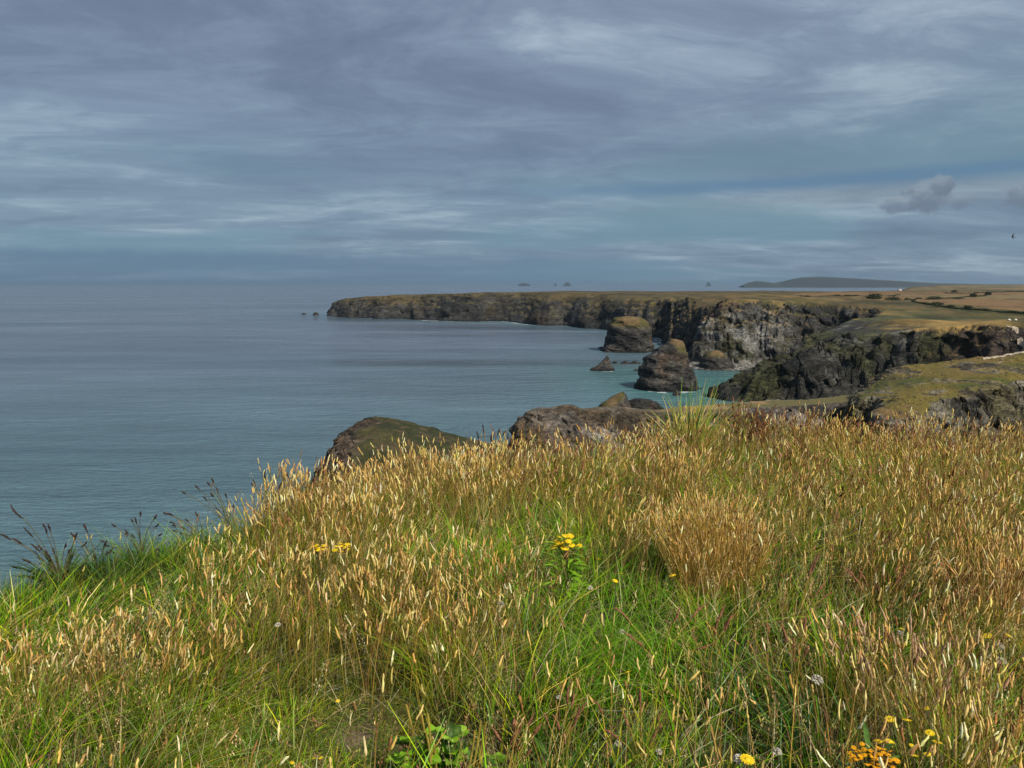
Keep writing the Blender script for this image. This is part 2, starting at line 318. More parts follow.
def poly_k(X, Y, pts, soft):
    p = [tuple(on_z(a, b, 50.0)[:2]) if b < 400 and b > 286 else (a, b) for a, b in pts]
    return sstep(-soft, soft, sdf(X, Y, p))
def coast_paint(X, Y, H, S):
    far = sstep(900, 1300, Y)
    c_, rock = paint(X, Y, H, S, z0=.80, sc0=1.0)
    cf, rf = paint(X, Y, H, S, z0=.62, seed=55, sc0=2.2, brown=.05)
    c_ = lerp(c_, cf, far[..., None]); rock = lerp(rock, rf, far)
    PX, PY = to_px(X, Y, H)
    gr = 1-rock
    n = fbm(X/40, Y/40, oct=4, seed=91)
    # heath on top of the far headland is olive brown, the stubble fields inland golden
    c_ = cmix(c_, (.078, .058, .028), gr*sstep(1000, 1250, Y)*sstep(2600, 2000, Y)*.75)
    c_ = cmix(c_, (.13, .092, .042), gr*sstep(680, 760, Y+40*n)*sstep(1000, 820, Y+60*n)*sstep(120, 200, X)*.75)
    fld = sstep(-8, 8, sdf(X, Y, [(420, 640), (395, 800), (430, 1300), (900, 1900), (1900, 1900), (1700, 900), (600, 500), (470, 560)]))
    c_ = cmix(c_, (.165, .10, .045), fld*gr*.95)
    f2 = sstep(-12, 12, sdf(X, Y, [(640, 760), (620, 1250), (1800, 1700), (1600, 800)]))
    c_ = cmix(c_, (.155, .12, .055), f2*gr*.9)
    hm_ = fbm(X/70, Y/110, oct=5, seed=94, gain=.6); c_ = cmix(c_, (.055, .048, .024), gr*(1-fld)*(1-f2)*sstep(-.05, .3, hm_)*.75*sstep(560, 680, Y))
    # striped far farmland
    st = vnoise(Y/260+X/900, X/1500, seed=33)
    c_ = cmix(c_, (.07, .085, .035), gr*sstep(1900, 2300, Y)*sstep(-.1, .3, st)*.9)
    c_ = cmix(c_, (.17, .13, .065), gr*sstep(1900, 2300, Y)*sstep(.0, -.4, st)*.8)
    # green hollow on the shoulder
    c_ = cmix(c_, (.05, .058, .022), gr*sstep(60, 20, np.hypot((X-300)/1.3, Y-590) + 20*n))
    c_ = cmix(c_, (.27, .175, .055), gr*sstep(-.25, .2, n+.5*fbm(X/12, Y/12, oct=3, seed=89))*sstep(660, 600, Y)*sstep(380, 430, Y)*sstep(330, 290, X)*.85)
    # the low spur into the cove: broken rock with dark green growth
    sp = sstep(320, 290, X)*sstep(412, 424, Y)*sstep(660, 640, Y)*sstep(46, 40.5, H+2.5*fbm(X/14, Y/14, oct=3, seed=96)); nn = fbm(X/9, Y/9, H/7, oct=4, seed=97)
    spc = np.ones(X.shape+(3,))*np.array([.048, .046, .040]); spc = cmix(spc, (.15, .145, .13), sstep(.1, .45, nn)); spc = cmix(spc, (.028, .03, .028), sstep(-.05, -.4, nn)); spc = cmix(spc, (.060, .062, .024), sstep(-.05, .25, fbm(X/22, Y/22, oct=3, seed=98)+.3*nn)*.85)
    c_ = c_*(1-sp[..., None]) + spc*sp[..., None]; rock = np.maximum(rock, sp*.8)
    # light scree fans above the beach
    sc2 = sstep(70, 30, np.hypot((X-196)*1.0, (Y-630)*.8) + 14*n)*sstep(.35, .8, S)*sstep(50, 34, H+8*n)
    c_ = cmix(c_, (.25, .245, .23), sc2*sstep(-.25, .2, fbm((X+H)/9, Y/14, H/8, oct=4, seed=95))*.85)
    c_ = cmix(c_, (.13, .07, .05), rock*sstep(28, 8, np.hypot(X-188-.1*H, Y-690) + 8*n)*.9)
    c_ = cmix(c_, (.085, .05, .036), rock*sstep(24, 6, np.hypot(X-258, Y-405) + 6*n)*.45)
    dk = fbm(X/30+H/20, Y/45, oct=5, seed=93, gain=.6); c_ = c_*(1-.45*sstep(.0, .35, dk))[..., None]
    # shingle at the head of the cove
    c_ = cmix(c_, (.26, .25, .22), sstep(6, 3, H + 1.5*n)*sstep(70, 40, np.hypot(X-185, Y-590)))
    return c_, rock

def geo(a, b, s0, k):
    out = [a]
    while out[-1] < b: out.append(out[-1] + max(s0, k*out[-1]))
    return np.array(out)
H_ONLY = lambda X, Y: coast_h(X, Y)[0]
gx_mid = np.arange(90, 470, 1.05); gy_mid = np.arange(215, 985, 1.25)
hf('coastal_cliffs', gx_mid, gy_mid, H_ONLY, M_MID, coast_paint, push=4.5, ps=7)
tag(bpy.data.objects['coastal_cliffs'], 'dark slate cliffs with grassy tops and a shingle cove, in the middle distance', kind='structure')
gx_far = np.arange(-470, 860, 3.0); gy_far = geo(981, 2200, 3.2, .0)
hf('far_headland', gx_far, gy_far, H_ONLY, M_FAR, coast_paint, push=6.0, ps=16)
tag(bpy.data.objects['far_headland'], 'long low headland of dark cliffs running out into the sea, brown heath on top', kind='structure')
def land_mask(a):
    return lambda X, Y, H: (H > -2.5) & a(X, Y)
X1 = gx_mid[-1]
hf('farmland', np.concatenate([[X1-2], geo(X1+2, 3200, 8, .012)]), geo(150, 2200, 6, .006), H_ONLY, M_FAR, coast_paint, mask=land_mask(lambda X, Y: ((Y < 984) | (X > 851)) & (X < 3300)))
tag(bpy.data.objects['farmland'], 'golden stubble fields and hedged farmland inland of the cliffs', kind='structure')
hf('farmland', np.concatenate([geo(-700, 0, 30, .0), geo(30, 30000, 30, .02)]), geo(2195, 26000, 25, .015), H_ONLY, M_FAR, coast_paint)
tag(bpy.data.objects['farmland.001'], 'far farmland stretching to the horizon', kind='structure')

# ------------------------------------------------------------------ distant headland (across the bay)
def dist_h(X, Y):
    u = X/Y*F+512
    py_ = np.interp(u, [726, 733, 738, 746, 755, 763, 771, 780, 790, 800, 815, 840, 880, 910, 935, 980, 1040, 1200], [291, 289, 286, 282.4, 281.0, 281.8, 282.8, 281.4, 279.0, 277.4, 276.8, 278.0, 280.0, 281.8, 283.2, 284.0, 284.2, 284.0])
    prof = 70+(284-py_)*Y/F; prof = prof*(1+.04*fbm(X/400, Y/400, oct=3, seed=3)) - 4
    e = 1-((Y-16000)/1300)**2
    f = np.clip(e*3.2, -.1, 1); return np.where(e > 0, np.maximum(prof, -8)*f, -8)
def dist_paint(X, Y, H, S):
    n = vnoise(X/700+Y/1200, Y/500, seed=4); m_ = fbm(X/250, Y/250, oct=3, seed=6)
    c_ = np.ones(X.shape+(3,))*np.array([.028, .036, .018]); c_ = cmix(c_, (.07, .065, .03), sstep(.1, .3, n)); c_ = cmix(c_, (.045, .06, .03), sstep(.0, -.3, n))
    rock = sstep(.30, .5, S+.1*m_); return cmix(c_, (.03, .03, .03), rock), rock
hf('distant_headland', np.arange(4600, 14000, 34.), np.arange(14650, 17350, 34.), dist_h, M_FAR, dist_paint, mask=lambda X, Y, H: H > -7.5)
tag(bpy.data.objects['distant_headland'], 'hazy grey green headland across the bay on the horizon', kind='structure')

# ------------------------------------------------------------------ nearer land: ledge, knob, hump
def line_h(pts, X, k): return np.interp(X, [p[0] for p in pts], [p[k] for p in pts])
# rocky ledge: crest at Y about 150
LG = [at_y(px, py, Y) for px, py, Y in ((505, 450, 146), (512, 430, 146), (518, 418, 147), (527, 410, 148), (540, 405.5, 149), (552, 406, 150), (562, 403.5, 151), (573, 403, 151), (584, 407.5, 152), (600, 406, 153), (618, 405, 155), (640, 408, 157), (660, 409, 159), (690, 408, 161), (740, 405.5, 166), (800, 403, 172), (850, 399, 180), (900, 397, 186))]
def ledge_h(X, Y):
    cz = line_h(LG, X, 2); cy = line_h(LG, X, 1)
    n = fbm(X/9, Y/9, oct=5, seed=12); rr = fbm(X/5.5, Y/5.5, oct=5, seed=17, ridged=True, gain=.6); r3 = fbm(X/1.8, Y/2.6, oct=4, seed=19, ridged=True, gain=.6)
    s = Y-cy + 2.0*n; wide = sstep(30, 45, X)
    front = -.50*np.clip(-s-1.0, 0, 6) - .72*np.clip(-s-7, 0, None) + (1.5*(rr-.3)+.5*(r3-.3))*np.clip(-s/3, 0, 1)
    back = -.05*np.clip(s, 0, 3+8*wide) - 1.6*np.clip(s-3-8*wide+3*n, 0, None)
    west = -2.2*np.clip(.5-X+1.5*n, 0, None)
    return np.maximum(cz - .6 + .5*n*(1-.6*wide) + front*(s < 0) + back*(s >= 0) + west, -4)
def ledge_paint(X, Y, H, S):
    n = fbm(X/5, Y/5, H/4, oct=5, seed=31); n2 = fbm(X/14, Y/14, oct=3, seed=32); n3 = fbm(X/1.6, Y/1.6, H/1.2, oct=3, seed=33)
    c_ = np.ones(X.shape+(3,))*np.array([.115, .10, .085]); c_ = cmix(c_, (.042, .038, .035), sstep(-.1, .35, n)); c_ = cmix(c_, (.32, .29, .26), sstep(.1, .5, -n+.5*n3)*.8)
    bn = sstep(28, 14, X + 8*n2)      # peat-brown west end
    c_ = cmix(c_, (.12, .082, .052), bn*.65*sstep(-.4, .2, n2+n3)); c_ = cmix(c_, (.085, .062, .034), sstep(.0, .3, n2+.4*n3)*.6)
    g = cmix(np.ones(X.shape+(3,))*np.array([.11, .095, .035]), (.22, .15, .07), sstep(-.1, .3, n2+.5*n))
    cy = line_h(LG, X, 1); gr = sstep(.5, .2, S+.25*n3)*sstep(-2.5, .8, Y-cy+2*n)*(.25+.75*sstep(28, 42, X+3*n2))
    return c_*(1-gr[..., None]) + g*gr[..., None], 1-gr
hf('rock_ledge', np.arange(-14, 118, .22), np.concatenate([np.arange(104, 178, .25), np.arange(178, 222, .8)]), ledge_h, M_NEAR, ledge_paint, push=1.3, ps=2.4, mask=lambda X, Y, H: H > -3.5)
tag(bpy.data.objects['rock_ledge'], 'grey and brown weathered rock ledge with a flat turf top below the meadow', kind='structure')

# knob: grassy headland with outcrops
KPOLY = [(92, 190), (102, 196), (118, 200), (150, 205), (300, 214), (300, 170), (150, 166), (118, 162), (108, 158), (98, 150), (90, 146), (82, 143), (77, 136), (75, 129), (70, 129), (70, 140), (78, 153), (76, 155), (73, 154), (75, 160), (86, 178)]
def knob_h(X, Y):
    n = fbm(X/10, Y/10, oct=5, seed=52); rr = fbm(X/6, Y/6, oct=5, seed=57, ridged=True, gain=.6); r3 = fbm(X/1.7, Y/2.5, oct=4, seed=58, ridged=True, gain=.6)
    dq = sdf(X, Y, KPOLY) + 1.6*n + 1.2*(rr-.3)
    crest = np.interp(X, [66, 80, 85, 90, 97, 110, 121, 131, 160, 260], [42, 43.5, 44.6, 46.8, 49, 50.9, 52.1, 53.1, 54.5, 55])
    frt = np.interp(X, [66, 70, 78, 85, 95, 109, 130, 260], [46.6, 47.2, 47.6, 48.2, 48.8, 50.0, 50.6, 52])
    k = sstep(150, 192, Y); z = frt*(1-k) + crest*k - .045*np.clip(150-Y, 0, 30)*(X < 85) - .30*np.clip(Y-186, 0, None)
    out = np.clip(-dq, 0, None); inn = np.clip(dq, 0, 6)
    z = z + .55*n - .9*(1-inn/6)**2 + .35*(r3-.3)*sstep(1.0, -.5, np.abs(fbm(X/13, Y/13, oct=3, seed=66))*6-1)
    z = z - 2.0*np.clip(out, 0, 9) - .75*np.clip(out-9, 0, 14) - 1.2*np.clip(out-23, 0, None) + (1.8*(rr-.3) + .7*(r3-.3))*np.clip(out/2, 0, 1)
    return np.maximum(z, -4)
def knob_paint(X, Y, H, S):
    n = fbm(X/6, Y/6, H/5, oct=5, seed=61); n2 = fbm(X/17, Y/17, oct=3, seed=62); n3 = fbm(X/1.8, Y/1.8, H/1.2, oct=3, seed=63)
    c_ = np.ones(X.shape+(3,))*np.array([.16, .145, .11]); sb = fbm(X/12, Y/12, H/.9, oct=4, seed=68); c_ = cmix(c_, (.035, .034, .03), sstep(.0, .35, n+.8*sb)); c_ = cmix(c_, (.27, .255, .21), sstep(.1, .5, -n-.8*sb+.3*n3)*.8)
    c_ = cmix(c_, (.10, .085, .035), sstep(.05, .4, n2+.5*n3)*.7)
    g = np.ones(X.shape+(3,))*np.array([.115, .090, .020]); g = cmix(g, (.060, .066, .015), sstep(-.05, .3, n2)); g = cmix(g, (.22, .145, .045), sstep(.0, .4, n+.3*n3)*.8); g = cmix(g, (.14, .085, .04), sstep(.2, .5, -n2+n3*.4)*.7)
    rock = sstep(.48, .85, S+.3*n3+.2*n)
    rock = np.maximum(rock, sstep(.20, .32, n + .35*n3 + .22*np.exp(-((X-88)/9)**2-((Y-160)/9)**2) + .12*np.exp(-((X-78)/6)**2-((Y-158)/8)**2))*.9)
    return c_*rock[..., None] + g*(1-rock[..., None]), rock
hf('grassy_headland', np.concatenate([np.arange(40, 140, .22), np.arange(140, 300, 1.2)]), np.arange(104, 262, .30), knob_h, M_NEAR, knob_paint, push=1.5, ps=2.6, mask=lambda X, Y, H: H > -3.5)
tag(bpy.data.objects['grassy_headland'], 'nearer headland with olive turf, bare outcrops and a dark layered rock face', kind='structure')

# hump: green mound dropping to the sea on its west side
HP = [at_y(px, py, 62) for px, py in ((300, 560), (316, 490), (322, 470), (334, 444), (348, 426), (362, 419.5), (378, 419), (400, 424), (440, 436), (480, 446), (540, 458), (640, 475), (900, 480))]
def hump_h(X, Y):
    z = line_h(HP, X, 2); n = fbm(X/5, Y/5, oct=5, seed=72); s = Y-62+1.2*n
    rr = fbm(X/2.2, Y/2.2, oct=4, seed=73, ridged=True)
    wm = sstep(-10.8, -13.5, X+n)
    z = z - .62 + .12*n + (.12+.8*wm)*(rr-.3) - .16*np.clip(-s, 0, 12) - .75*np.clip(-s-12, 0, None) - .05*np.clip(s, 0, 6) - 1.5*np.clip(s-6, 0, None)
    return np.maximum(z, -4)
def hump_paint(X, Y, H, S):
    n = fbm(X/2.5, Y/2.5, H/2, oct=5, seed=81); n3 = fbm(X/.8, Y/.8, H/.6, oct=3, seed=83)
    g = np.ones(X.shape+(3,))*np.array([.026, .030, .010]); g = cmix(g, (.046, .042, .016), sstep(-.1, .3, n)); g = cmix(g, (.075, .052, .028), sstep(.05, .4, n3)*.8)
    c_ = np.ones(X.shape+(3,))*np.array([.085, .062, .044]); c_ = cmix(c_, (.035, .030, .026), sstep(.0, .4, n)); c_ = cmix(c_, (.17, .135, .10), sstep(.1, .5, n3)*.7)
    rock = np.maximum(sstep(-11.4, -13.0, X+1.8*n), sstep(1.1, 1.7, S+.3*n))
    return c_*rock[..., None] + g*(1-rock[..., None]), rock
hf('green_hump', np.concatenate([np.arange(-24, 4, .12), np.arange(4, 40, .8)]), np.concatenate([np.arange(34, 72, .16), np.arange(72, 112, .8)]), hump_h, M_NEAR, hump_paint, push=.8, ps=1.3, mask=lambda X, Y, H: H > -3.5)
tag(bpy.data.objects['green_hump'], 'rounded green mound with a bare brown seaward flank just below the meadow', kind='structure')

# ------------------------------------------------------------------ sea stacks and rocks: lofted from their outlines
def loft(name, rows, Y, mat, seed, amp, dep=.8, nseg=120, nr=70, grass_top=None, tone=1.0, light=.85, yaw=0.0):
    """rows: (py, px_left, px_right) top to bottom at distance Y"""
    P = []
    for py, a, b in rows:
        l = at_y(a, py, Y); r = at_y(b, py, Y); P.append((l[2], l[0], r[0]))
    P.append((-3.0, P[-1][1]-.5, P[-1][2]+.5))
    z = np.array([p[0] for p in P]); L = np.array([p[1] for p in P]); Rr = np.array([p[2] for p in P])
    base = np.array([(L[-2]+Rr[-2])/2, Y, 0]); 
    zz = np.linspace(z[0], z[-1], nr); o_ = np.argsort(z); Li = np.interp(zz, z[o_], L[o_]); Ri = np.interp(zz, z[o_], Rr[o_])
    th = np.linspace(0, 2*np.pi, nseg, endpoint=False); ct, st = np.cos(th), np.sin(th)
    pw = .75; cx, sx = np.sign(ct)*np.abs(ct)**pw, np.sign(st)*np.abs(st)**pw
    hw = (Ri-Li)/2; cxm = (Ri+Li)/2; hmax = hw.max()
    X = cxm[:, None] + hw[:, None]*cx[None]; dpt = dep*(hw*.75 + hmax*.25*np.linspace(.5, 1, nr))
    Yy = Y + dpt[:, None]*sx[None]; Z = np.repeat(zz[:, None], nseg, 1)
    s_ = amp*1.6
    k = np.minimum(1, hw/hmax*1.6)[:, None]*amp
    rd = fbm(X/s_/3, Yy/s_/3, Z/s_/2, oct=6, seed=seed, ridged=True, gain=.68)-.25
    st2 = .42*np.tanh(2.4*np.sin((Z+.55*X+.2*Yy)/amp*2.0 + 3*fbm(X/s_/4, Yy/s_/4, oct=2, seed=seed+3)))
    X = X + k*(rd+st2*.5)*ct[None]; Yy = Yy + k*(rd+st2*.5)*st[None]
    Z = Z + .5*k*fbm(X/s_/2, Yy/s_/2, oct=3, seed=seed+4)
    V = np.stack([X, Yy, Z], -1); top = np.array([[cxm[0], Y, zz[0]]])
    slope_up = np.gradient(zz)/(-np.abs(np.gradient(hw))-1e-3); 
    V = np.concatenate([V.reshape(-1, 3), top]) - base
    i = (np.arange(nr-1)[:, None]*nseg + np.arange(nseg)[None]); j = (np.arange(nr-1)[:, None]*nseg + (np.arange(nseg)+1)[None] % nseg)
    Fq = np.stack([i+nseg, j+nseg, j, i], -1).reshape(-1, 4)
    tcap = len(V)-1; Ft = np.stack([np.full(nseg, tcap), np.full(nseg, tcap), (np.arange(nseg)+1) % nseg, np.arange(nseg)], 1)
    # colours
    n1 = fbm(X/s_/2, Yy/s_/2, Z/s_/2, oct=4, seed=seed+8); n2 = fbm(X/s_, Yy/s_, Z/s_/.6, oct=3, seed=seed+9)
    c_ = np.ones(X.shape+(3,))*np.array([.085, .08, .072]); c_ = cmix(c_, (.035, .034, .034), sstep(-.1, .35, n1)); c_ = cmix(c_, (.2, .185, .16), sstep(.15, .55, n2-.4*n1)*light)
    c_ = cmix(c_, (.12, .075, .05), sstep(.2, .5, -n1)*.6); c_ = cmix(c_, (.02, .02, .022), sstep(3.2, .6, Z+n2)*.9*(zz[0] > 8))
    rock = np.ones(X.shape)
    if grass_top:
        zt, (gl, gr_) = grass_top
        e = at_y(0, zt, Y)[2]; bias = lerp(gl, gr_, (cx[None]+1)/2)
        gm = sstep(-2.0, 2.0, Z - e + bias + 3*n2); gc = cmix(np.ones(X.shape+(3,))*np.array([.085, .08, .025]), (.17, .115, .055), sstep(-.2, .3, n1)); c_ = c_*(1-gm[..., None]) + gc*gm[..., None]; rock = 1-gm
    c_ = c_.reshape(-1, 3)*tone*.72; c_ = np.concatenate([c_, c_[:1]]); rock = np.append(rock.ravel(), rock[0, 0])  # rock colours evenly darkened like the coast, in place of cloud shadow
    me_F = np.concatenate([Fq, Ft])
    o = mesh_np(name, V, Fq, mat, c_, extra={'rock': rock})
    # close the cap with a fan
    import bmesh
    bm = bmesh.new(); bm.from_mesh(o.data); bm.verts.ensure_lookup_table()
    for q in range(nseg):
        try: f_ = bm.faces.new((bm.verts[tcap], bm.verts[q], bm.verts[(q+1) % nseg])); f_.smooth = True
        except ValueError: pass
    bm.normal_update(); bm.to_mesh(o.data); bm.free()
    o.location = base; return o
def yw(py): return on_z(512, py)[1]

s = loft('sea_stack', [(316.4, 624, 632), (317.5, 618, 638), (319.5, 613.5, 643), (323, 611, 646), (328, 608.5, 650), (334, 608, 650.5), (341, 605.5, 651), (347, 604, 652), (352, 600.5, 653), (355, 598, 654)], yw(353)+24, M_MID, 101, 4.2, dep=.8, grass_top=(323, (3, 4)), light=.6)
tag(s, 'broad flat-topped dark rock stack with a green cap close under the long headland', 'sea stack')
s = loft('sea_stack', [(339.3, 670, 676.5), (341, 669, 681.5), (344, 666, 683.5), (348, 661, 684.5), (352, 655, 685.5), (356, 649.5, 686), (360, 645, 686.5), (366, 643, 687.5), (372, 641.5, 690), (378, 640.5, 692.5), (384, 638, 696), (389, 635, 698), (392, 634, 698.5), (395, 633, 699)], yw(392)+18, M_MID, 131, 3.4, dep=.85, grass_top=(350, (-6, 3)), light=.75)
tag(s, 'tallest rock stack with a slanting brown grassy crest, rising from turquoise water', 'sea stack')
s = loft('sea_stack', [(355.5, 606.6, 607.6), (358, 605, 609), (361, 602.5, 610), (364, 599.5, 611), (367, 595, 612.5), (369.5, 590.5, 614), (372.5, 589, 614.5)], yw(371)+6, M_MID, 151, 1.2, dep=.75, nr=40, nseg=80, light=.9)
tag(s, 'small sharp-pointed rock standing alone in the open water left of the tallest stack', 'sea rock')
s = loft('sea_stack', [(392.3, 622, 624), (394, 617.5, 625.5), (397, 612, 626.5), (401, 606, 628), (406, 600, 630), (440, 585, 640)], 300, M_NEAR, 171, 1.6, dep=.8, light=.4, grass_top=(404, (6, -9)))
tag(s, 'brown wedge-shaped rock peak showing just above the ledge', 'sea rock')
s = loft('sea_stack', [(399, 634, 642), (400.5, 630, 651), (403, 627, 658), (408, 625, 664), (440, 615, 670)], 310, M_NEAR, 177, 1.5, dep=.7, light=.3, tone=.6)
tag(s, 'low black flat-topped rock beside the brown wedge-shaped peak', 'sea rock')
for (rows, py, lab, tone) in [
    ([(345.5, 612, 617), (346.5, 610, 618)], 346.5, None, 1), ]: pass
s = loft('sea_stack', [(350.5, 712, 718), (352.5, 708, 722), (356, 704, 727), (361, 701.5, 731), (367, 699.5, 734), (372, 698.5, 737)], yw(370)+9, M_MID, 187, 1.5, dep=.8, nr=44, nseg=80, light=.6, grass_top=(356, (0, 0)))
tag(s, 'squat green-topped rock on the shingle at the foot of the beach cliff', 'sea rock')
def shingle_h(X, Y):
    dq = sdf(X, Y, [(146, 612), (158, 600), (176, 596), (196, 590), (212, 592), (222, 640), (150, 662)]); b = fbm(X/2.6, Y/2.6, oct=4, seed=141, ridged=True, gain=.65)
    return np.clip(dq*.22, -3, 2.2) + 1.1*np.clip(b, -.2, 1)*sstep(-2, 4, dq) - .3
def shingle_paint(X, Y, H, S):
    n = fbm(X/2.2, Y/2.2, oct=4, seed=142); c_ = np.ones(X.shape+(3,))*np.array([.17, .16, .145]); c_ = cmix(c_, (.06, .058, .055), sstep(0, .3, n)); c_ = cmix(c_, (.30, .29, .26), sstep(0, .3, -n)*.7); c_ = cmix(c_, (.03, .03, .03), sstep(.7, .1, H)); return c_, np.ones(X.shape)
hf('shingle_beach', np.arange(138, 232, .5), np.arange(582, 668, .5), shingle_h, M_MID, shingle_paint, mask=lambda X, Y, H: H > -.8)
tag(bpy.data.objects['shingle_beach'], 'strip of grey shingle and boulders at the head of the cove', kind='structure')
small = [((612, 618, 361.0, 363.6), 'flat dark rock awash just right of the sharp-pointed rock'),
         ((620, 631, 361.0, 363.8), 'low rock shelf awash, nearest the broad stack of a row of three'),
         ((629, 641, 361.0, 363.8), 'longest low rock shelf awash, close to the tallest stack'),
         ((633, 640, 368.8, 370.8), 'small dark rock breaking the surface between the sharp-pointed rock and the tallest stack'),
         ((597, 606, 346.6, 348.6), 'dark rock at the seaward foot of the broad stack'),
         ((603, 612, 349.5, 352.5), 'dark boulder-like rock under the seaward corner of the broad stack'),
         ((672, 682, 391, 395.5), 'dark rock shelf at the foot of the tallest stack'),
         ((697, 703, 387.5, 389.5), 'rock awash between the tallest stack and the grassy ridge'),
         ((312.5, 319, 312.0, 315.0), 'small black rock just off the tip of the long headland'),
         ((301, 307, 313.0, 314.4), 'low black rock farthest off the tip of the long headland')]
for q, ((a, b, t_, bt), lab) in enumerate(small):
    w_ = b-a
    o = loft('sea_rock', [(t_, a+.40*w_, a+.6*w_), ((t_*2+bt)/3, a+.25*w_, a+.75*w_), ((t_+2*bt)/3, a+.1*w_, b-.08*w_), (bt, a, b)], yw(bt)+1.5, M_MID if bt > 330 else M_FAR, 200+q*7, .7 if bt > 330 else 1.5, dep=.7, nseg=36, nr=14, tone=.7, light=.4)
    tag(o, lab, 'sea rock', 'small rocks awash around the stacks')
# islets on the horizon
isl = [([(283.0, 523, 525), (284.2, 519, 529), (285.6, 517.5, 530.5)], 'long low islet on the horizon, leftmost'),
       ([(282.8, 555.2, 555.7), (284.2, 554.8, 556.2), (286, 554.3, 556.6)], 'tiny pinnacle rock on the horizon beside the rounded islet'),
       ([(282.2, 566.5, 568), (284, 564.5, 570), (286, 563, 571.5)], 'rounded islet on the horizon above the long headland'),
       ([(282.0, 708, 709), (284.6, 706.6, 710.4), (286.8, 705.4, 711.6)], 'steep peaked islet standing alone left of the hazy headland')]
for q, (rows, lab) in enumerate(isl):
    o = loft('islet', rows, 26000, M_FAR, 300+q*5, 5, dep=.7, nseg=40, nr=16, tone=.35, light=.2); tag(o, lab, 'islet', 'islets on the horizon')

# ------------------------------------------------------------------ sea
gx = np.concatenate([-geo(620, 60000, 60, .10)[::-1], np.arange(-600, 420, 5.0), geo(430, 60000, 40, .10)])
gy = np.concatenate([np.arange(-60, 100, 20.), np.arange(100, 900, 4.0), geo(904, 2000, 9, 0), geo(2010, 70000, 60, .06)])
X, Y = np.meshgrid(gx, gy)
land = np.maximum(sdf(X, Y, coast), -1e9)
for (cx, cy, r) in ((126, 790, 24), (105, 492, 19), (73, 596, 7)): land = np.maximum(land, r-np.hypot(X-cx, Y-cy))
land = np.maximum(land, sdf(X, Y, [(-5, 95), (-3, 150), (4, 180), (60, 205), (100, 260), (150, 240), (300, 60), (-40, -40), (-60, 20), (-22, 60)]))
shal = np.exp(np.minimum(land, 0)/55)
cove = np.exp(-((X-150)/75)**2 - ((Y-520)/110)**2)
nsea = fbm(X/120, Y/90, oct=3, seed=9)
near = sstep(950, 150, Y - .15*X)
V = np.stack([X, Y, X*0], -1).reshape(-1, 3)
shal2 = np.clip(.42*shal + .75*cove*sstep(-160, -15, land) + .12*nsea*near, 0, 1)
M_SEA, t, b, o_ = mat_new('sea_water')
sh = t.new('ShaderNodeAttribute', attribute_name='shallow').outputs['Fac']; nr_ = t.new('ShaderNodeAttribute', attribute_name='near').outputs['Fac']; ld = t.new('ShaderNodeAttribute', attribute_name='shore').outputs['Fac']
P_ = t.new('ShaderNodeNewGeometry').outputs['Position']
big = t.noise(t.vm('MULTIPLY', P_, (.0009, .0035, 1)), 1.0, 5, .6, .4); mid_ = t.noise(t.vm('MULTIPLY', P_, (.010, .03, 1)), 1.0, 4, .5)
deep = t.mix(nr_, (.100, .128, .175, 1), (.084, .150, .178, 1))
cw = t.mix(sh, deep, (.055, .165, .160, 1)); vv = t.mr(big, .3, .7, .74, 1.28); v2 = t.mr(mid_, .3, .7, .9, 1.1); vv = t.m('MULTIPLY', vv, v2)
cw = t.vm('MULTIPLY', cw, t.comb(vv, vv, vv))
fn = t.noise(P_, .22, 6, .7); fn2 = t.noise(P_, .05, 3, .5)
foam = t.m('MULTIPLY', t.mr(t.m('ADD', t.m('MULTIPLY', ld, -.16), t.m('MULTIPLY', fn2, 0.4)), -.05, .9, .0, 1.0), 1.0)
foam = t.m('MULTIPLY', t.mr(t.m('SUBTRACT', t.m('MULTIPLY', fn, 1.15), t.m('MULTIPLY', ld, .055)), .48, .62), t.mr(fn2, .45, .62))
t.put(b.inputs['Base Color'], t.mix(foam, cw, (.62, .66, .66, 1)))
t.put(b.inputs['Roughness'], t.m('ADD', t.mr(big, .35, .65, .10, .30), t.m('MULTIPLY', foam, .5))); b.inputs['IOR'].default_value = 1.33; b.inputs['Specular IOR Level'].default_value = .5
w1 = t.noise(t.vm('MULTIPLY', P_, (.16, .42, 1)), 1.0, 5, .62, .5); w2 = t.noise(t.vm('MULTIPLY', P_, (.9, 1.7, 1)), 1.0, 4, .6)
w3 = t.noise(t.vm('MULTIPLY', P_, (.025, .075, 1)), 1.0, 3, .5, .6)
bp = t.new('ShaderNodeBump'); bp.inputs['Strength'].default_value = 1.0; bp.inputs['Distance'].default_value = 1.0
t.put(bp.inputs['Height'], t.m('ADD', t.m('ADD', t.m('MULTIPLY', w1, 2.6), t.m('MULTIPLY', w2, .10)), t.m('MULTIPLY', w3, 5.0))); t.l.new(bp.outputs[0], b.inputs['Normal'])
sea = mesh_np('sea', V, grid_faces(len(gy), len(gx)), M_SEA, extra={'shallow': shal2.ravel(), 'near': near.ravel(), 'shore': np.clip(-land, 0, 40).ravel()})
tag(sea, 'calm grey blue sea, turquoise in the cove', kind='structure')

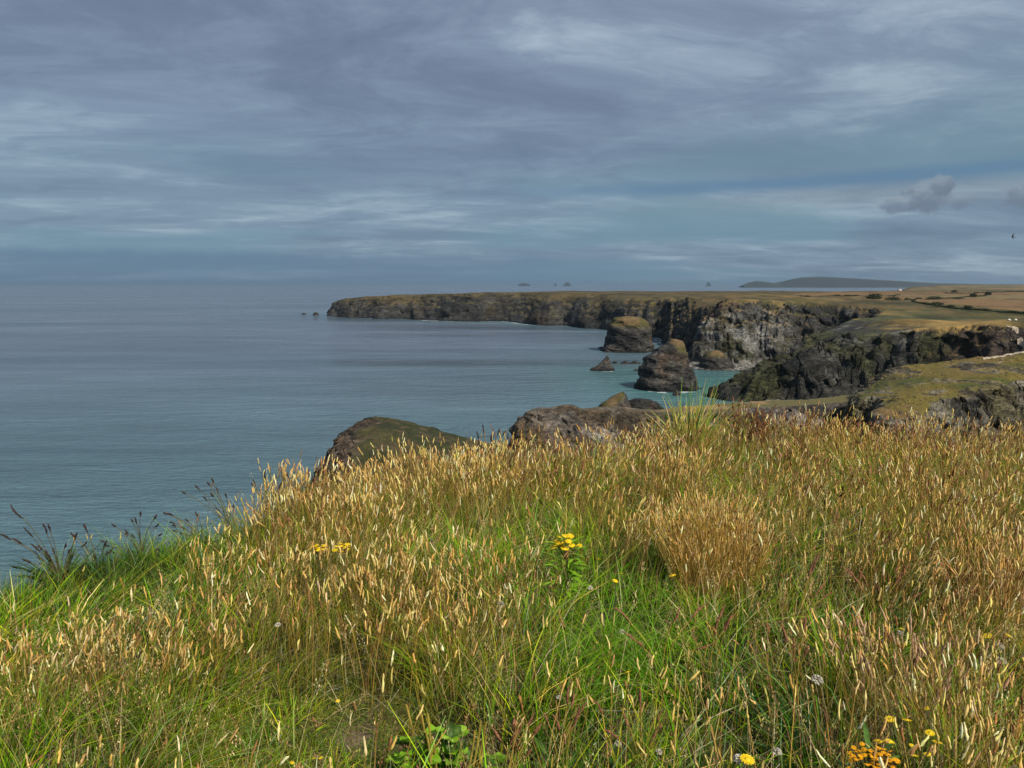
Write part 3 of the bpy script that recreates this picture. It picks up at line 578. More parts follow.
# ------------------------------------------------------------------ hedgerow shrubs, farmhouse, pale stones, paths
def coast_z(x, y): return float(H_ONLY(np.array([[x]], float), np.array([[y]], float))[0, 0])
def land_at(px, py, y0, y1):
    ys = np.geomspace(y0, y1, 500); r = ray(px, py); X_ = r[0]/r[1]*ys; Zr = EYE + r[2]/r[1]*ys
    Z_ = H_ONLY(X_[None], ys[None])[0]; below = np.where(Zr <= Z_)[0]; i = below[0] if len(below) else -1
    return X_[i], ys[i], Z_[i]
M_LEAF = plain('hedge_leaf', (.030, .042, .018), .8, .5, 1.5); M_BARK = plain('bark', (.09, .07, .05), .9)
def leaf_cloud(n, rx, ry, rz, size, seed):
    g_ = np.random.default_rng(seed); p = g_.normal(size=(n, 3)); p /= np.linalg.norm(p, axis=1)[:, None]; p *= g_.uniform(.45, 1.0, (n, 1))**.5
    lump = 1+.75*fbm(p[:, 0]*2.2, p[:, 1]*2.2, p[:, 2]*2.2+50, oct=2, seed=seed); p *= lump[:, None]
    c_ = p*np.array([rx, ry, rz]) + np.array([0, 0, rz*.8]); c_[:, 2] = np.maximum(c_[:, 2], 0)
    a = g_.normal(size=(n, 3)); a /= np.linalg.norm(a, axis=1)[:, None]; b_ = np.cross(a, g_.normal(size=(n, 3))); b_ /= np.linalg.norm(b_, axis=1)[:, None]
    s_ = size*g_.uniform(.6, 1.3, (n, 1)); V_ = np.stack([c_-a*s_, c_-b_*s_*.6, c_+a*s_, c_+b_*s_*.6], 1).reshape(-1, 3)
    return V_, np.arange(4*n).reshape(-1, 4)
def tube(pts, rad, n=6):
    pts = np.array(pts, float); rad = np.array(rad, float); d_ = np.gradient(pts, axis=0); d_ /= np.linalg.norm(d_, axis=1)[:, None]+1e-9
    up = np.array([.31, .95, .05]); a = np.cross(d_, up); a /= np.linalg.norm(a, axis=1)[:, None]+1e-9; b_ = np.cross(d_, a)
    th = np.linspace(0, 2*np.pi, n, endpoint=False)
    V_ = pts[:, None] + rad[:, None, None]*(np.cos(th)[None, :, None]*a[:, None] + np.sin(th)[None, :, None]*b_[:, None]); m_ = len(pts)
    i = (np.arange(m_-1)[:, None]*n+np.arange(n)[None]); j = (np.arange(m_-1)[:, None]*n+(np.arange(n)+1)[None] % n)
    return V_.reshape(-1, 3), np.stack([i, j, j+n, i+n], -1).reshape(-1, 4)
def join(parts):
    V_, F_, k = [], [], 0
    for v, f in parts: V_.append(v); F_.append(f+k); k += len(v)
    return np.concatenate(V_), np.concatenate(F_)
bushes = [(937, 305.5, 13, 5.0, 'broad dark hawthorn shrub, leftmost of the three by the stubble field corner'), (951, 308.5, 8, 4.5, 'middle of the three dark shrubs by the stubble field corner'),
          (967.5, 309.5, 9, 5.5, 'rounded dark shrub standing apart at the near hedge, rightmost of the three'), (934, 299.5, 14, 4.5, 'long low dark shrub in the far hedge below the horizon'),
          (954, 292.5, 6, 3.5, 'small dark shrub on the field boundary near the horizon'), (973, 297, 6, 5.0, 'dark shrub in the middle of the far hedge'),
          (988, 295, 6, 5.0, 'dark shrub at the end of the far hedge'), (874, 299, 16, 7.0, 'wide dark gorse thicket near the cliff top'), (893, 300.5, 13, 5.0, 'smaller dark gorse thicket beside the wide one'),
          (1003, 313, 11, 3.0, 'low dark shrub in the near hedge at the picture edge'), (958, 299, 10, 3.0, 'low spreading shrub in the far hedge')]
for q, (px, py, wpx, hpx, lab) in enumerate(bushes):
    x_, y_, z_ = land_at(px, py, 350, 6000); r_ = wpx/2*y_/F; h_ = hpx*.62*y_/F
    e = empty('shrub', (x_, y_, z_-.15)); tag(e, lab, 'shrub', 'shrubs along the field hedges')
    V_, F_ = leaf_cloud(1100, r_, r_*.6, h_*.62, h_*.13, 500+q); mesh_np('foliage', V_, F_, M_LEAF, parent=e)
    for dx_ in (-1, 0, 1): mesh_np('stem', *tube([(dx_*r_*.2, 0, 0), (dx_*r_*.5, .1, h_*.7)], [.12, .05]), M_BARK, parent=e)
# hedge banks: thin dark lines along field edges
def hedge(pts, w_, h_, lab, seed):
    P3 = [land_at(px, py, 350, 8000) for px, py in pts]; P3 = np.array(P3); tt = np.linspace(0, len(P3)-1, 140)
    cx = np.interp(tt, range(len(P3)), P3[:, 0]); cy = np.interp(tt, range(len(P3)), P3[:, 1]); cz = H_ONLY(cx[None], cy[None])[0]
    base = np.array([cx[0], cy[0], cz[0]]); g_ = np.random.default_rng(seed); n = 3600; i = g_.uniform(0, 138.99, n); ii = i.astype(int); f = i-ii
    ctr = np.stack([cx[ii]*(1-f)+cx[ii+1]*f, cy[ii]*(1-f)+cy[ii+1]*f, cz[ii]*(1-f)+cz[ii+1]*f], 1) - base
    hh = h_*(.75+.5*vnoise(i/6, i*0, seed=seed)); ctr += np.stack([g_.normal(0, w_*.3, n), g_.normal(0, w_*.3, n), g_.uniform(0, 1, n)*hh], 1)
    a = g_.normal(size=(n, 3)); a /= np.linalg.norm(a, axis=1)[:, None]; b_ = np.cross(a, g_.normal(size=(n, 3))); b_ /= np.linalg.norm(b_, axis=1)[:, None]; s_ = h_*.42
    V_ = np.stack([ctr-a*s_, ctr-b_*s_*.7, ctr+a*s_, ctr+b_*s_*.7], 1).reshape(-1, 3)
    o = mesh_np('hedge', V_, np.arange(4*n).reshape(-1, 4), M_LEAF); o.location = base; tag(o, lab, 'hedge', 'field hedges on the cliff-top farmland'); return o
hedge([(912, 302), (935, 306), (955, 309), (985, 311), (1024, 314), (1060, 317)], 2.0, 1.5, 'dark hedge along the near edge of the golden stubble field', 901)
hedge([(905, 300.5), (930, 299), (955, 298), (985, 296), (990, 294)], 2.5, 1.6, 'dark hedge along the far side of the golden stubble field', 902)
hedge([(945, 293.5), (985, 292.8), (1040, 291.8)], 4, 2.2, 'long thin dark hedge highest up just under the horizon', 903)
hedge([(800, 296), (850, 296.5), (900, 295)], 3, 1.6, 'thin dark hedge crossing the pale cliff-top grassland', 904)
# farmhouse
x_, y_, z_ = land_at(899.5, 290.8, 1500, 9000)
M_WALL = plain('render_wall', (.8, .79, .76), .8, .05); M_SLATE = plain('slate_roof', (.12, .13, .15), .6, .2); M_GLASS = plain('window_glass', (.05, .06, .07), .2, .1)
def box(a, b):
    x0, y0, z0 = a; x1, y1, z1 = b
    return np.array([(x0, y0, z0), (x1, y0, z0), (x1, y1, z0), (x0, y1, z0), (x0, y0, z1), (x1, y0, z1), (x1, y1, z1), (x0, y1, z1)], float), np.array([(0, 3, 2, 1), (4, 5, 6, 7), (0, 1, 5, 4), (1, 2, 6, 5), (2, 3, 7, 6), (3, 0, 4, 7)])
e = empty('farmhouse', (x_, y_, z_-.3)); tag(e, 'tiny white farmhouse on the far cliff-top land near the horizon', 'house'); sz = y_/F
w2_, h2_ = 1.6*sz, 1.5*sz
mesh_np('wall', *box((-w2_, -2.5, 0), (w2_, 2.5, h2_)), M_WALL, parent=e, smooth=False)
rv = np.array([(-w2_-.3, -2.9, h2_), (w2_+.3, -2.9, h2_), (w2_+.3, 2.9, h2_), (-w2_-.3, 2.9, h2_), (-w2_-.3, 0, h2_+2.2), (w2_+.3, 0, h2_+2.2)]); mesh_np('roof', rv, np.array([(0, 1, 5, 4), (2, 3, 4, 5), (0, 4, 3, 3), (1, 2, 5, 5)])[:2], M_SLATE, parent=e, smooth=False)
for k in (-.6, 0, .6): mesh_np('window', *box((k*w2_-.5, -2.56, h2_*.45), (k*w2_+.5, -2.48, h2_*.75)), M_GLASS, parent=e, smooth=False)
# pale stones on the turf
M_STONE = plain('pale_stone', (.62, .60, .55), .8, .15, 2)
for q, (px, py, w_, lab) in enumerate(((1009, 320.5, 3.0, 'whitish stone on the cliff-top grass, left of a pair beside the footpath'), (1015.5, 320.5, 3.0, 'whitish stone on the cliff-top grass, right of a pair beside the footpath'), (999.5, 348.5, 2.6, 'single whitish stone on the slope under the footpath'))):
    x_, y_, z_ = land_at(px, py, 200, 1500); r_ = w_/2*y_/F
    th, ph = np.meshgrid(np.linspace(0, 2*np.pi, 17)[:-1], np.linspace(.05, np.pi-.05, 9)); V_ = np.stack([np.cos(th)*np.sin(ph), np.sin(th)*np.sin(ph), np.cos(ph)], -1); V_ *= (1+.25*fbm(V_[..., 0]*1.5+q*7, V_[..., 1]*1.5, V_[..., 2]*1.5+9, oct=3, seed=q))[..., None]*np.array([1, .8, .75])*r_
    i = (np.arange(8)[:, None]*16+np.arange(16)[None]); j = (np.arange(8)[:, None]*16+(np.arange(16)+1)[None] % 16)
    o = mesh_np('stone', V_.reshape(-1, 3), np.stack([i+16, j+16, j, i], -1).reshape(-1, 4), M_STONE); o.location = (x_, y_, z_+.4*r_); tag(o, lab, 'stone')
M_PATH = plain('path_dirt', (.36, .30, .23), .95, .25, .8)
def path(pts, w_, hfun, y0, y1, lab, seed, lift=.12):
    P3 = []
    for px, py in pts:
        ys = np.linspace(y0, y1, 900); r = ray(px, py); X_ = r[0]/r[1]*ys; Zr = EYE + r[2]/r[1]*ys; Z_ = hfun(X_[None], ys[None])[0] if hfun is H_ONLY else hfun(X_, ys)
        b_ = np.where(Zr <= Z_)[0]; i = b_[0] if len(b_) else int(np.argmin(Zr-Z_)); P3.append((X_[i], ys[i]))
    P3 = np.array(P3); tt = np.linspace(0, len(P3)-1, 160); cx = np.interp(tt, range(len(P3)), P3[:, 0]); cy = np.interp(tt, range(len(P3)), P3[:, 1])
    cx += .6*fbm(tt*1.2, tt*0, oct=2, seed=seed); dxx, dyy = np.gradient(cx), np.gradient(cy); L_ = np.hypot(dxx, dyy)+1e-6; nx, ny = -dyy/L_, dxx/L_
    ww = w_*(1+.45*fbm(tt*2.5, tt*0+3, oct=3, seed=seed+1)); rows = []
    for k in np.linspace(-1, 1, 7):
        xx, yy = cx+nx*ww*k/2, cy+ny*ww*k/2; zz = (hfun(xx[None], yy[None])[0] if hfun is H_ONLY else hfun(xx, yy)) + lift*(1-.8*abs(k)); rows.append(np.stack([xx, yy, zz], -1))
    V_ = np.stack(rows, 1).reshape(-1, 3); o = mesh_np('footpath', V_, grid_faces(160, 7), M_PATH); tag(o, lab, kind='structure')
path([(1006, 326), (1014, 328), (1016, 333), (1013, 340), (1019, 345), (1030, 352)], 2.0, H_ONLY, 240, 600, 'worn earth footpath zigzagging down the cliff-top slope', 5)
path([(983, 358.8), (995, 357.6), (1010, 354.5), (1024, 351.5), (1045, 350)], 1.0, knob_h, 150, 230, 'pale stony footpath over the crest of the near grassy headland', 6, lift=.25)

# ------------------------------------------------------------------ the meadow underfoot
def brow(x): return np.where(x < 0, 6.5+.50*x, 6.5+.42*np.minimum(x, 3.0))
def G(x, y):
    z = -1.62 - .035*y - .10*np.clip(-x-.3, 0, None)**1.1 + .10*fbm(x/1.6, y/1.6, oct=3, seed=61) + .035*fbm(x/.35, y/.35, oct=3, seed=62)
    s_ = y-brow(x); z = z - .42*np.clip(s_, 0, None)**1.35 - .5*np.clip(s_-5, 0, None)
    z = z - .05*np.clip(x-2.5, 0, None)
    return EYE + z
gxx = np.concatenate([-geo(9, 55, .5, .06)[::-1], np.arange(-8.8, 9.6, .055), geo(9.8, 90, .5, .06)]); gyy = np.concatenate([np.arange(-6, .6, .25), np.arange(.8, 12, .055), geo(12.1, 70, .3, .05)])
def soil_paint(X, Y, H, S):
    n = fbm(X/.5, Y/.5, oct=4, seed=1); n2 = fbm(X/.12, Y/.12, oct=3, seed=2)
    c_ = np.ones(X.shape+(3,))*np.array([.045, .05, .018]); c_ = cmix(c_, (.10, .075, .04), sstep(-.1, .4, n)); c_ = cmix(c_, (.2, .15, .09), sstep(.25, .5, n2)*.6)
    bare = .5*sstep(.20, .06, np.hypot(X+.60, (Y-2.72)/1.2)+.15*n) ; c_ = cmix(c_, (.20, .14, .085), bare)
    return c_, sstep(.1, .4, n)*.5
def meadow_floor(X, Y): return np.maximum(G(X, Y), 2.0)
hf('meadow_ground', gxx, gyy, meadow_floor, M_SOIL, soil_paint, mask=lambda X, Y, H: H > 1)
tag(bpy.data.objects['meadow_ground'], 'brow of the cliff-top meadow the grass grows on, falling away towards the sea', kind='structure')

# --- density maps: blobs given where the seed heads are seen, laid on the ground
def blobs(px, py, lst, base=0.0):
    out = np.full(px.shape, base)
    for cx, cy, rx, ry, v in lst:
        k = np.exp(-(((px-cx)/rx)**2 + ((py-cy)/ry)**2)**1.5); out = out*(1-k) + v*k
    return out
GOLD = [(640, 460, 400, 50, .75), (900, 490, 190, 80, .60), (110, 600, 150, 75, 1.0), (30, 640, 60, 50, .9), (290, 520, 90, 60, .95), (400, 470, 90, 38, 1.0), (330, 600, 90, 60, .8),
        (460, 605, 75, 70, 1.0), (400, 590, 50, 80, .75), (170, 665, 80, 45, .85), (830, 520, 90, 50, .45), (1000, 570, 60, 50, 1.0), (900, 655, 60, 40, .75), (1000, 715, 45, 50, .9), (870, 740, 80, 30, .5), (970, 480, 70, 50, .9),
        (440, 520, 75, 28, .10), (560, 520, 60, 40, .15), (610, 625, 60, 75, .02), (650, 690, 90, 70, .10), (760, 640, 80, 55, .14), (820, 590, 70, 35, .3), (80, 735, 150, 48, .06), (290, 725, 125, 58, .0), (345, 690, 60, 30, .1), (250, 650, 35, 28, .25), (430, 740, 60, 35, .05), (545, 620, 30, 50, .5), (90, 560, 150, 34, .0), (190, 518, 90, 22, .02), (20, 590, 60, 25, .05)]
BROWN = [(760, 445, 150, 42, 1.0), (560, 465, 90, 40, .7), (890, 460, 130, 50, .7), (980, 480, 80, 60, .8), (560, 740, 80, 30, .5), (850, 600, 90, 35, .55), (320, 480, 40, 30, .4), (640, 470, 60, 30, .5)]
TURF = [(295, 750, 150, 66, 1.0), (250, 705, 55, 30, .8), (355, 690, 62, 28, 1.0)]
def wedge(n, y0, y1, seed, pw=1.0):
    g_ = np.random.default_rng(seed); y = g_.uniform(y0**pw, y1**pw, n)**(1/pw); x = g_.uniform(-1, 1, n)*(.74*y+.6)
    return x, y, g_
def lean_dir(x, y):
    a = 1.2+3.2*fbm(x/.9, y/.9, oct=2, seed=77); return np.cos(a), np.sin(a)

def ribbons(base, tip_off, bend, width, face, nseg):
    """base (n,3); tip_off (n,3); bend (n,3) extra sag at the tip; returns verts/faces, centre line fn"""
    n = len(base); t = np.linspace(0, 1, nseg+1)[None, :, None]
    C_ = base[:, None] + tip_off[:, None]*t + bend[:, None]*t**2.2
    w = width[:, None, None]*np.maximum(.12, (1-t**1.7))*face[:, None]
    V_ = np.stack([C_-w/2, C_+w/2], 2); V_ = V_.reshape(-1, 3)
    k = (nseg+1)*2; b_ = np.arange(n)[:, None]*k + np.arange(nseg)[None]*2; Fc = np.stack([b_, b_+1, b_+3, b_+2], -1).reshape(-1, 4)
    return V_, Fc
def pal(g_, cols, wts, n, jit=.22, ch=.05):
    c_ = np.array(cols)[g_.choice(len(cols), n, p=np.array(wts)/sum(wts))]; return np.clip(c_*(1+jit*g_.normal(size=(n, 1)))*(1+ch*g_.normal(size=(n, 3))), .005, .9)

def cells(x, y, size, seed):
    """nearest jittered tuft centre: returns offset from it and three random numbers of the tuft"""
    gx_, gy_ = np.floor(x/size), np.floor(y/size); best = np.full(x.shape, 1e9); dx_ = np.zeros(x.shape); dy_ = np.zeros(x.shape); ra = [np.zeros(x.shape) for _ in range(3)]; z0_ = np.zeros(x.shape)
    for i in (-1, 0, 1):
        for j in (-1, 0, 1):
            cx, cy = gx_+i, gy_+j; hx = _h(cx, cy, z0_, seed)*.5+.5; hy = _h(cx, cy, z0_+1, seed)*.5+.5
            px_, py_ = (cx+hx)*size, (cy+hy)*size; d2 = (x-px_)**2+(y-py_)**2; m_ = d2 < best; best = np.where(m_, d2, best); dx_ = np.where(m_, x-px_, dx_); dy_ = np.where(m_, y-py_, dy_)
            for q in range(3): ra[q] = np.where(m_, _h(cx, cy, z0_+2+q, seed), ra[q])
    return dx_, dy_, np.sqrt(best), ra
# green grass
def green(n, seed, y0=1.15, y1=9.6):
    x, y, g_ = wedge(n, y0, y1, seed, 1.55)
    gz = G(x, y); px, py = to_px(x, y, gz+.1)
    turf = blobs(px, py, TURF)
    patch = fbm(x/.7, y/.7, oct=3, seed=41); fine = fbm(x/.16, y/.16, oct=2, seed=42)
    gold = np.clip(blobs(px, py-60, GOLD, .3)+.5*fbm(x/.75, y/.75, oct=2, seed=48), 0, 1)
    L = (.20 + .09*patch + .05*g_.normal(size=len(x)))*(1-.86*turf); L = np.clip(L + .03*(1-gold), .025, .5)
    cdx, cdy, cr, (ca, cb, cc_) = cells(x, y, .20, 5); L = L*(1+.42*ca)*(1-.6*np.clip(cr/.2, 0, 1)*(1-turf)); L = np.clip(L*1.25, .02, .5)
    keep = g_.uniform(size=len(x)) < np.clip(1.0 + .35*fine + .3*turf - .98*np.clip(cr/.14, 0, 1)**1.3*(1-turf), .06, 1); keep &= ~((blobs(px, py, [(440, 775, 85, 62, 1.0)]) > .35) & (g_.uniform(size=len(x)) < .9)); keep &= ~((np.hypot(x+.62, (y-2.72)/1.2) < .08) & (g_.uniform(size=len(x)) < .75))
    x, y, gz, L, turf, patch, gold, px, py, cdx, cdy, ca, cb, cc_ = [a[keep] for a in (x, y, gz, L, turf, patch, gold, px, py, cdx, cdy, ca, cb, cc_)]; m_ = len(x)
    lx, ly = lean_dir(x, y); r1 = g_.normal(size=m_); r2 = g_.normal(size=m_)
    tip = np.stack([L*(.10*lx+.20*r1+2.8*cdx+.28*cb), L*(.10*ly+.20*r2+2.8*cdy), L*g_.uniform(.85, 1.15, m_)], 1)
    bd = np.stack([L*.5*(lx*.35+.5*r1+4.5*cdx+.5*cb), L*.5*(ly*.35+.5*r2+4.5*cdy), -L*g_.uniform(0, .6, m_)], 1)
    th = g_.uniform(0, np.pi, m_); face = np.stack([np.cos(th), np.sin(th), .15*r1], 1)
    wd = (.0026+.0075*g_.uniform(size=m_)**2.4)*(1-.35*turf)*(1+.10*np.clip(y-3, 0, 5))
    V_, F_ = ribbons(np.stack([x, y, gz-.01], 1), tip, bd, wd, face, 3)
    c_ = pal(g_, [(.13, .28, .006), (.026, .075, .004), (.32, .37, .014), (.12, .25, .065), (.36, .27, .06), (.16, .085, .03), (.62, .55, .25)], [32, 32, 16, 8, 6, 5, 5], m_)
    tn = np.stack([1+.40*cc_+.2*cb, 1+.28*cc_, 1-.25*cc_+.5*np.clip(cb, 0, 1)], 1); c_ = c_*np.clip(tn, .3, 1.8)*(1+.22*ca)[:, None]
    dryk = sstep(.35, .85, gold)*.42*g_.uniform(.2, 1.3, m_); c_ = c_*(1-dryk[:, None]) + np.array([.27, .19, .035])*dryk[:, None]
    zone = blobs(px, py, [(620, 640, 90, 90, 1.0), (460, 540, 90, 35, .7), (800, 620, 120, 40, .4), (90, 720, 100, 45, .6)])[:, None]*.65; c_ = c_*(1-zone) + np.array([.10, .25, .008])*zone*(.7+.6*g_.uniform(size=(m_, 1)))
    dkz = blobs(px, py, [(80, 580, 130, 34, 1.0), (210, 530, 70, 25, .7)])[:, None]*.75; c_ = c_*(1-dkz) + np.array([.030, .060, .012])*dkz*(.5+g_.uniform(size=(m_, 1)))
    mossy = (turf*sstep(-.2, .3, fbm(x/.2, y/.2, oct=3, seed=45)))[:, None]*.6; c_ = c_*(1-mossy) + np.array([.20, .23, .015])*mossy
    foot_shade = np.array([.3, .65, 1.15, 1.5])                               # stems are paler at the tip, darkened at the foot as painted shade
    cc = (c_[:, None, None, :]*foot_shade[None, :, None, None]*np.ones((1, 4, 2, 1))).reshape(-1, 3)
    return V_, F_, cc
def add_stuff(name, chunks, mat, label):
    V_, F_, C_, k = [], [], [], 0
    for v, f, c_ in chunks: V_.append(v); F_.append(f+k); C_.append(c_); k += len(v)
    o = mesh_np(name, np.concatenate(V_), np.concatenate(F_), mat, np.concatenate(C_)); tag(o, label, 'grass', kind='stuff'); return o
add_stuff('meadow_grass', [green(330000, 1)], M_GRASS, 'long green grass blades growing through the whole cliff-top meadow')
# short turf
def turf(n, seed):
    g_ = np.random.default_rng(seed); x = g_.uniform(-2.2, .3, n); y = g_.uniform(1.5, 3.6, n); gz = G(x, y); px, py = to_px(x, y, gz)
    k = (g_.uniform(size=n) < blobs(px, py, TURF)*.9+.02) & (np.hypot(x+.62, (y-2.72)/1.2) > .09*g_.uniform(.3, 1.3, n)); x, y, gz = x[k], y[k], gz[k]; m_ = len(x)
    L = g_.uniform(.012, .045, m_); r = g_.normal(size=(m_, 3)); tip = np.stack([L*.6*r[:, 0], L*.6*r[:, 1], L], 1); bd = np.stack([L*.7*r[:, 0], L*.7*r[:, 1], -L*.5], 1)
    th = g_.uniform(0, np.pi, m_); V_, F_ = ribbons(np.stack([x, y, gz-.004], 1), tip, bd, g_.uniform(.002, .006, m_), np.stack([np.cos(th), np.sin(th), .3*r[:, 2]], 1), 2)
    p = fbm(x/.15, y/.15, oct=3, seed=46); c_ = pal(g_, [(.11, .17, .02), (.06, .12, .018), (.22, .21, .04), (.30, .23, .10)], [35, 25, 22, 14], m_); q_ = sstep(.1, .4, p)[:, None]*.6; c_ = c_*(1-q_)+np.array([.24, .20, .07])*q_
    return V_, F_, np.repeat(c_, 6, 0)
add_stuff('short_turf', [turf(90000, 4)], M_GRASS, 'short mossy turf on the small bare patch at the front of the meadow')

# seed heads
def heads_geo(A, B, rad, g_, nring=6, ns=5):
    """spindles from A to B"""
    n = len(A); ax = B-A; L = np.linalg.norm(ax, axis=1, keepdims=True); axn = ax/L
    a = np.cross(axn, np.array([.3, .9, .1])); a /= np.linalg.norm(a, axis=1, keepdims=True); b_ = np.cross(axn, a)
    t = np.linspace(0, 1, nring); pr = np.array([.6, 1.0, 1.0, .95, .85, .35]) if nring == 6 else np.interp(t, [0, .2, .5, .8, 1], [.3, .9, 1, .8, .15])
    th = np.linspace(0, 2*np.pi, ns, endpoint=False)
    sag = g_.normal(size=(n, 1, 3))*L[:, None]*.035*(4*t*(1-t))[None, :, None]
    ctr = A[:, None]+ax[:, None]*t[None, :, None]+sag
    rr = rad[:, None, None]*pr[None, :, None]*(1+.42*g_.normal(size=(n, nring, ns)).clip(-1.5, 1.6))
    V_ = ctr[:, :, None] + rr[..., None]*(np.cos(th)[None, None, :, None]*a[:, None, None]+np.sin(th)[None, None, :, None]*b_[:, None, None])
    base = np.arange(n)[:, None, None]*(nring*ns); i = np.arange(nring-1)[None, :, None]*ns + np.arange(ns)[None, None]; j = np.arange(nring-1)[None, :, None]*ns + ((np.arange(ns)+1) % ns)[None, None]
    Fc = np.stack([base+i, base+j, base+j+ns, base+i+ns], -1).reshape(-1, 4)
    return V_.reshape(-1, 3), Fc
def seeded(x, y, g_, Ht, col_st, col_hd, hl, hr, lean=.07, droop=.0, splay=None):
    m_ = len(x); gz = G(x, y); lx, ly = lean_dir(x, y)
    off = np.stack([Ht*(lean*lx + .10*g_.normal(size=m_)), Ht*(lean*ly + .12*g_.normal(size=m_)), Ht], 1)
    if splay is not None: off[:, :2] += splay*Ht[:, None]
    bd = np.stack([Ht*.04*lx+Ht*.06*g_.normal(size=m_), Ht*.06*g_.normal(size=m_), -Ht*.04*np.ones(m_)], 1)
    base = np.stack([x, y, gz-.01], 1); th = g_.uniform(-.5, .5, m_); face = np.stack([np.cos(th), np.sin(th), 0*th], 1)
    n_ = 3; t = np.linspace(0, 1, n_+1)[None, :, None]; C_ = base[:, None]+off[:, None]*t+bd[:, None]*t**2.2; w = (.0017*(1+.06*y))[:, None, None]*face[:, None]
    V1 = np.stack([C_-w/2, C_+w/2], 2).reshape(-1, 3); b_ = np.arange(m_)[:, None]*8+np.arange(n_)[None]*2; F1 = np.stack([b_, b_+1, b_+3, b_+2], -1).reshape(-1, 4)
    A = C_[:, -1]; dr = off+2.2*bd; dr /= np.linalg.norm(dr, axis=1, keepdims=True); dr = dr + np.stack([g_.normal(size=m_)*droop, ly*droop*.5, -np.abs(g_.normal(size=m_))*droop*1.2], 1) + .12*g_.normal(size=(m_, 3)); dr /= np.linalg.norm(dr, axis=1, keepdims=True)
    B = A + dr*hl[:, None]; V2, F2 = heads_geo(A, B, hr*(1+.04*y), g_)
    c1 = np.repeat(col_st, 8, 0); c2 = (col_hd[:, None, :]*(1+.22*g_.normal(size=(m_, 30, 1)))).clip(.01, .95).reshape(-1, 3)
    return [(V1, F1, c1), (V2, F2, c2)]
def seeding(n, seed, brown=False):
    x, y, g_ = wedge(n, 1.3, 9.2, seed, 1.6); Hh = .34+.05*np.clip(y-2.5, 0, 1.4)+.07*fbm(x/.8, y/.8, oct=2, seed=43)
    px, py = to_px(x, y, G(x, y)+Hh); gt = np.interp(px, [-50, 0, 60, 130, 180, 230, 262, 290, 320, 1100], [655, 640, 606, 584, 556, 520, 488, 455, 300, 300]); dns = blobs(px, py, GOLD, .10)*np.clip(.75+1.3*fbm(x/.22, y/.22, oct=2, seed=44)+1.9*fbm(x/.62, y/.62, oct=2, seed=48), .03, 1.5)*(.02+.98*sstep(-12, 8, py-gt)); br = blobs(px, py, BROWN)*sstep(-12, 8, py-gt)
    fx, fy = to_px(x, y, G(x, y)); clr = blobs(fx, fy, [(290, 745, 150, 62, 1.0), (350, 692, 45, 22, .9), (620, 665, 95, 85, .95), (470, 540, 60, 22, .6), (90, 690, 60, 18, .5), (480, 660, 40, 30, .5), (470, 585, 75, 22, .6), (440, 760, 75, 55, .97), (60, 760, 130, 40, .75), (730, 720, 90, 50, .7), (560, 575, 50, 25, .6), (800, 650, 75, 40, .7), (800, 580, 50, 22, .6), (955, 668, 55, 28, .75), (880, 560, 60, 18, .5), (700, 640, 80, 40, .7), (980, 520, 50, 16, .5), (885, 840, 60, 75, .92), (440, 850, 90, 80, .95)])
    q_ = cells(x, y, .26, 8 if not brown else 14); dns = dns*np.clip(1.75-1.55*np.clip(q_[2]/.17, 0, 1)**1.3+.7*q_[3][1], .06, 1.6)
    dns = np.clip(dns, 0, 1.2)*(1-clr)*(.74+.26*sstep(5.5, 3.5, y)); k = g_.uniform(size=len(x)) < (dns*(.07+br)*1.1 if brown else dns*(1-.75*br)); x, y, px, py, Hh = [a[k] for a in (x, y, px, py, Hh)]; m_ = len(x)
    tx, ty, tr_, (ta, tb, tc) = cells(x, y, .26, 8 if not brown else 14)
    Ht = np.clip(Hh*(1+.13*g_.normal(size=m_)+.33*ta)*(1.12-.28*np.clip(tr_/.2, 0, 1)), .12, .66)
    if brown:
        ch = pal(g_, [(.20, .085, .04), (.32, .15, .075), (.44, .25, .14), (.10, .045, .025)], [4, 4, 3, 2], m_); hl = g_.uniform(.03, .065, m_)*np.clip(.75+.07*y, .7, 1.1); hr = g_.uniform(.0020, .0036, m_); dp = .10
    else:
        ch = pal(g_, [(.80, .56, .20), (.68, .42, .12), (.86, .70, .38), (.38, .20, .07), (.56, .46, .13)], [34, 28, 14, 14, 10], m_, .15); hl = g_.uniform(.035, .070, m_)*np.clip(.72+.07*y, .7, 1.1); hr = g_.uniform(.0020, .0039, m_); dp = .08
    cs = pal(g_, [(.20, .15, .022), (.36, .22, .05), (.09, .12, .008), (.10, .055, .018)], [4, 4, 3, 3], m_)
    tint = np.stack([1+.18*tc, 1+.22*tc, 1+.28*tc], 1); ch = np.clip(ch*tint, .01, .9); cs = np.clip(cs*tint, .01, .9)
    return seeded(x, y, g_, Ht, cs, ch, hl, hr, droop=dp, splay=np.stack([tx*1.5+.16*tb, ty*1.2], 1))
add_stuff('seeding_grass', seeding(88000, 21), M_SEED, 'golden seeding meadow grass standing in drifts across the slope')
add_stuff('russet_grass', seeding(34000, 22, True), M_SEED, 'reddish brown seeding grass, thickest along the skyline of the meadow')
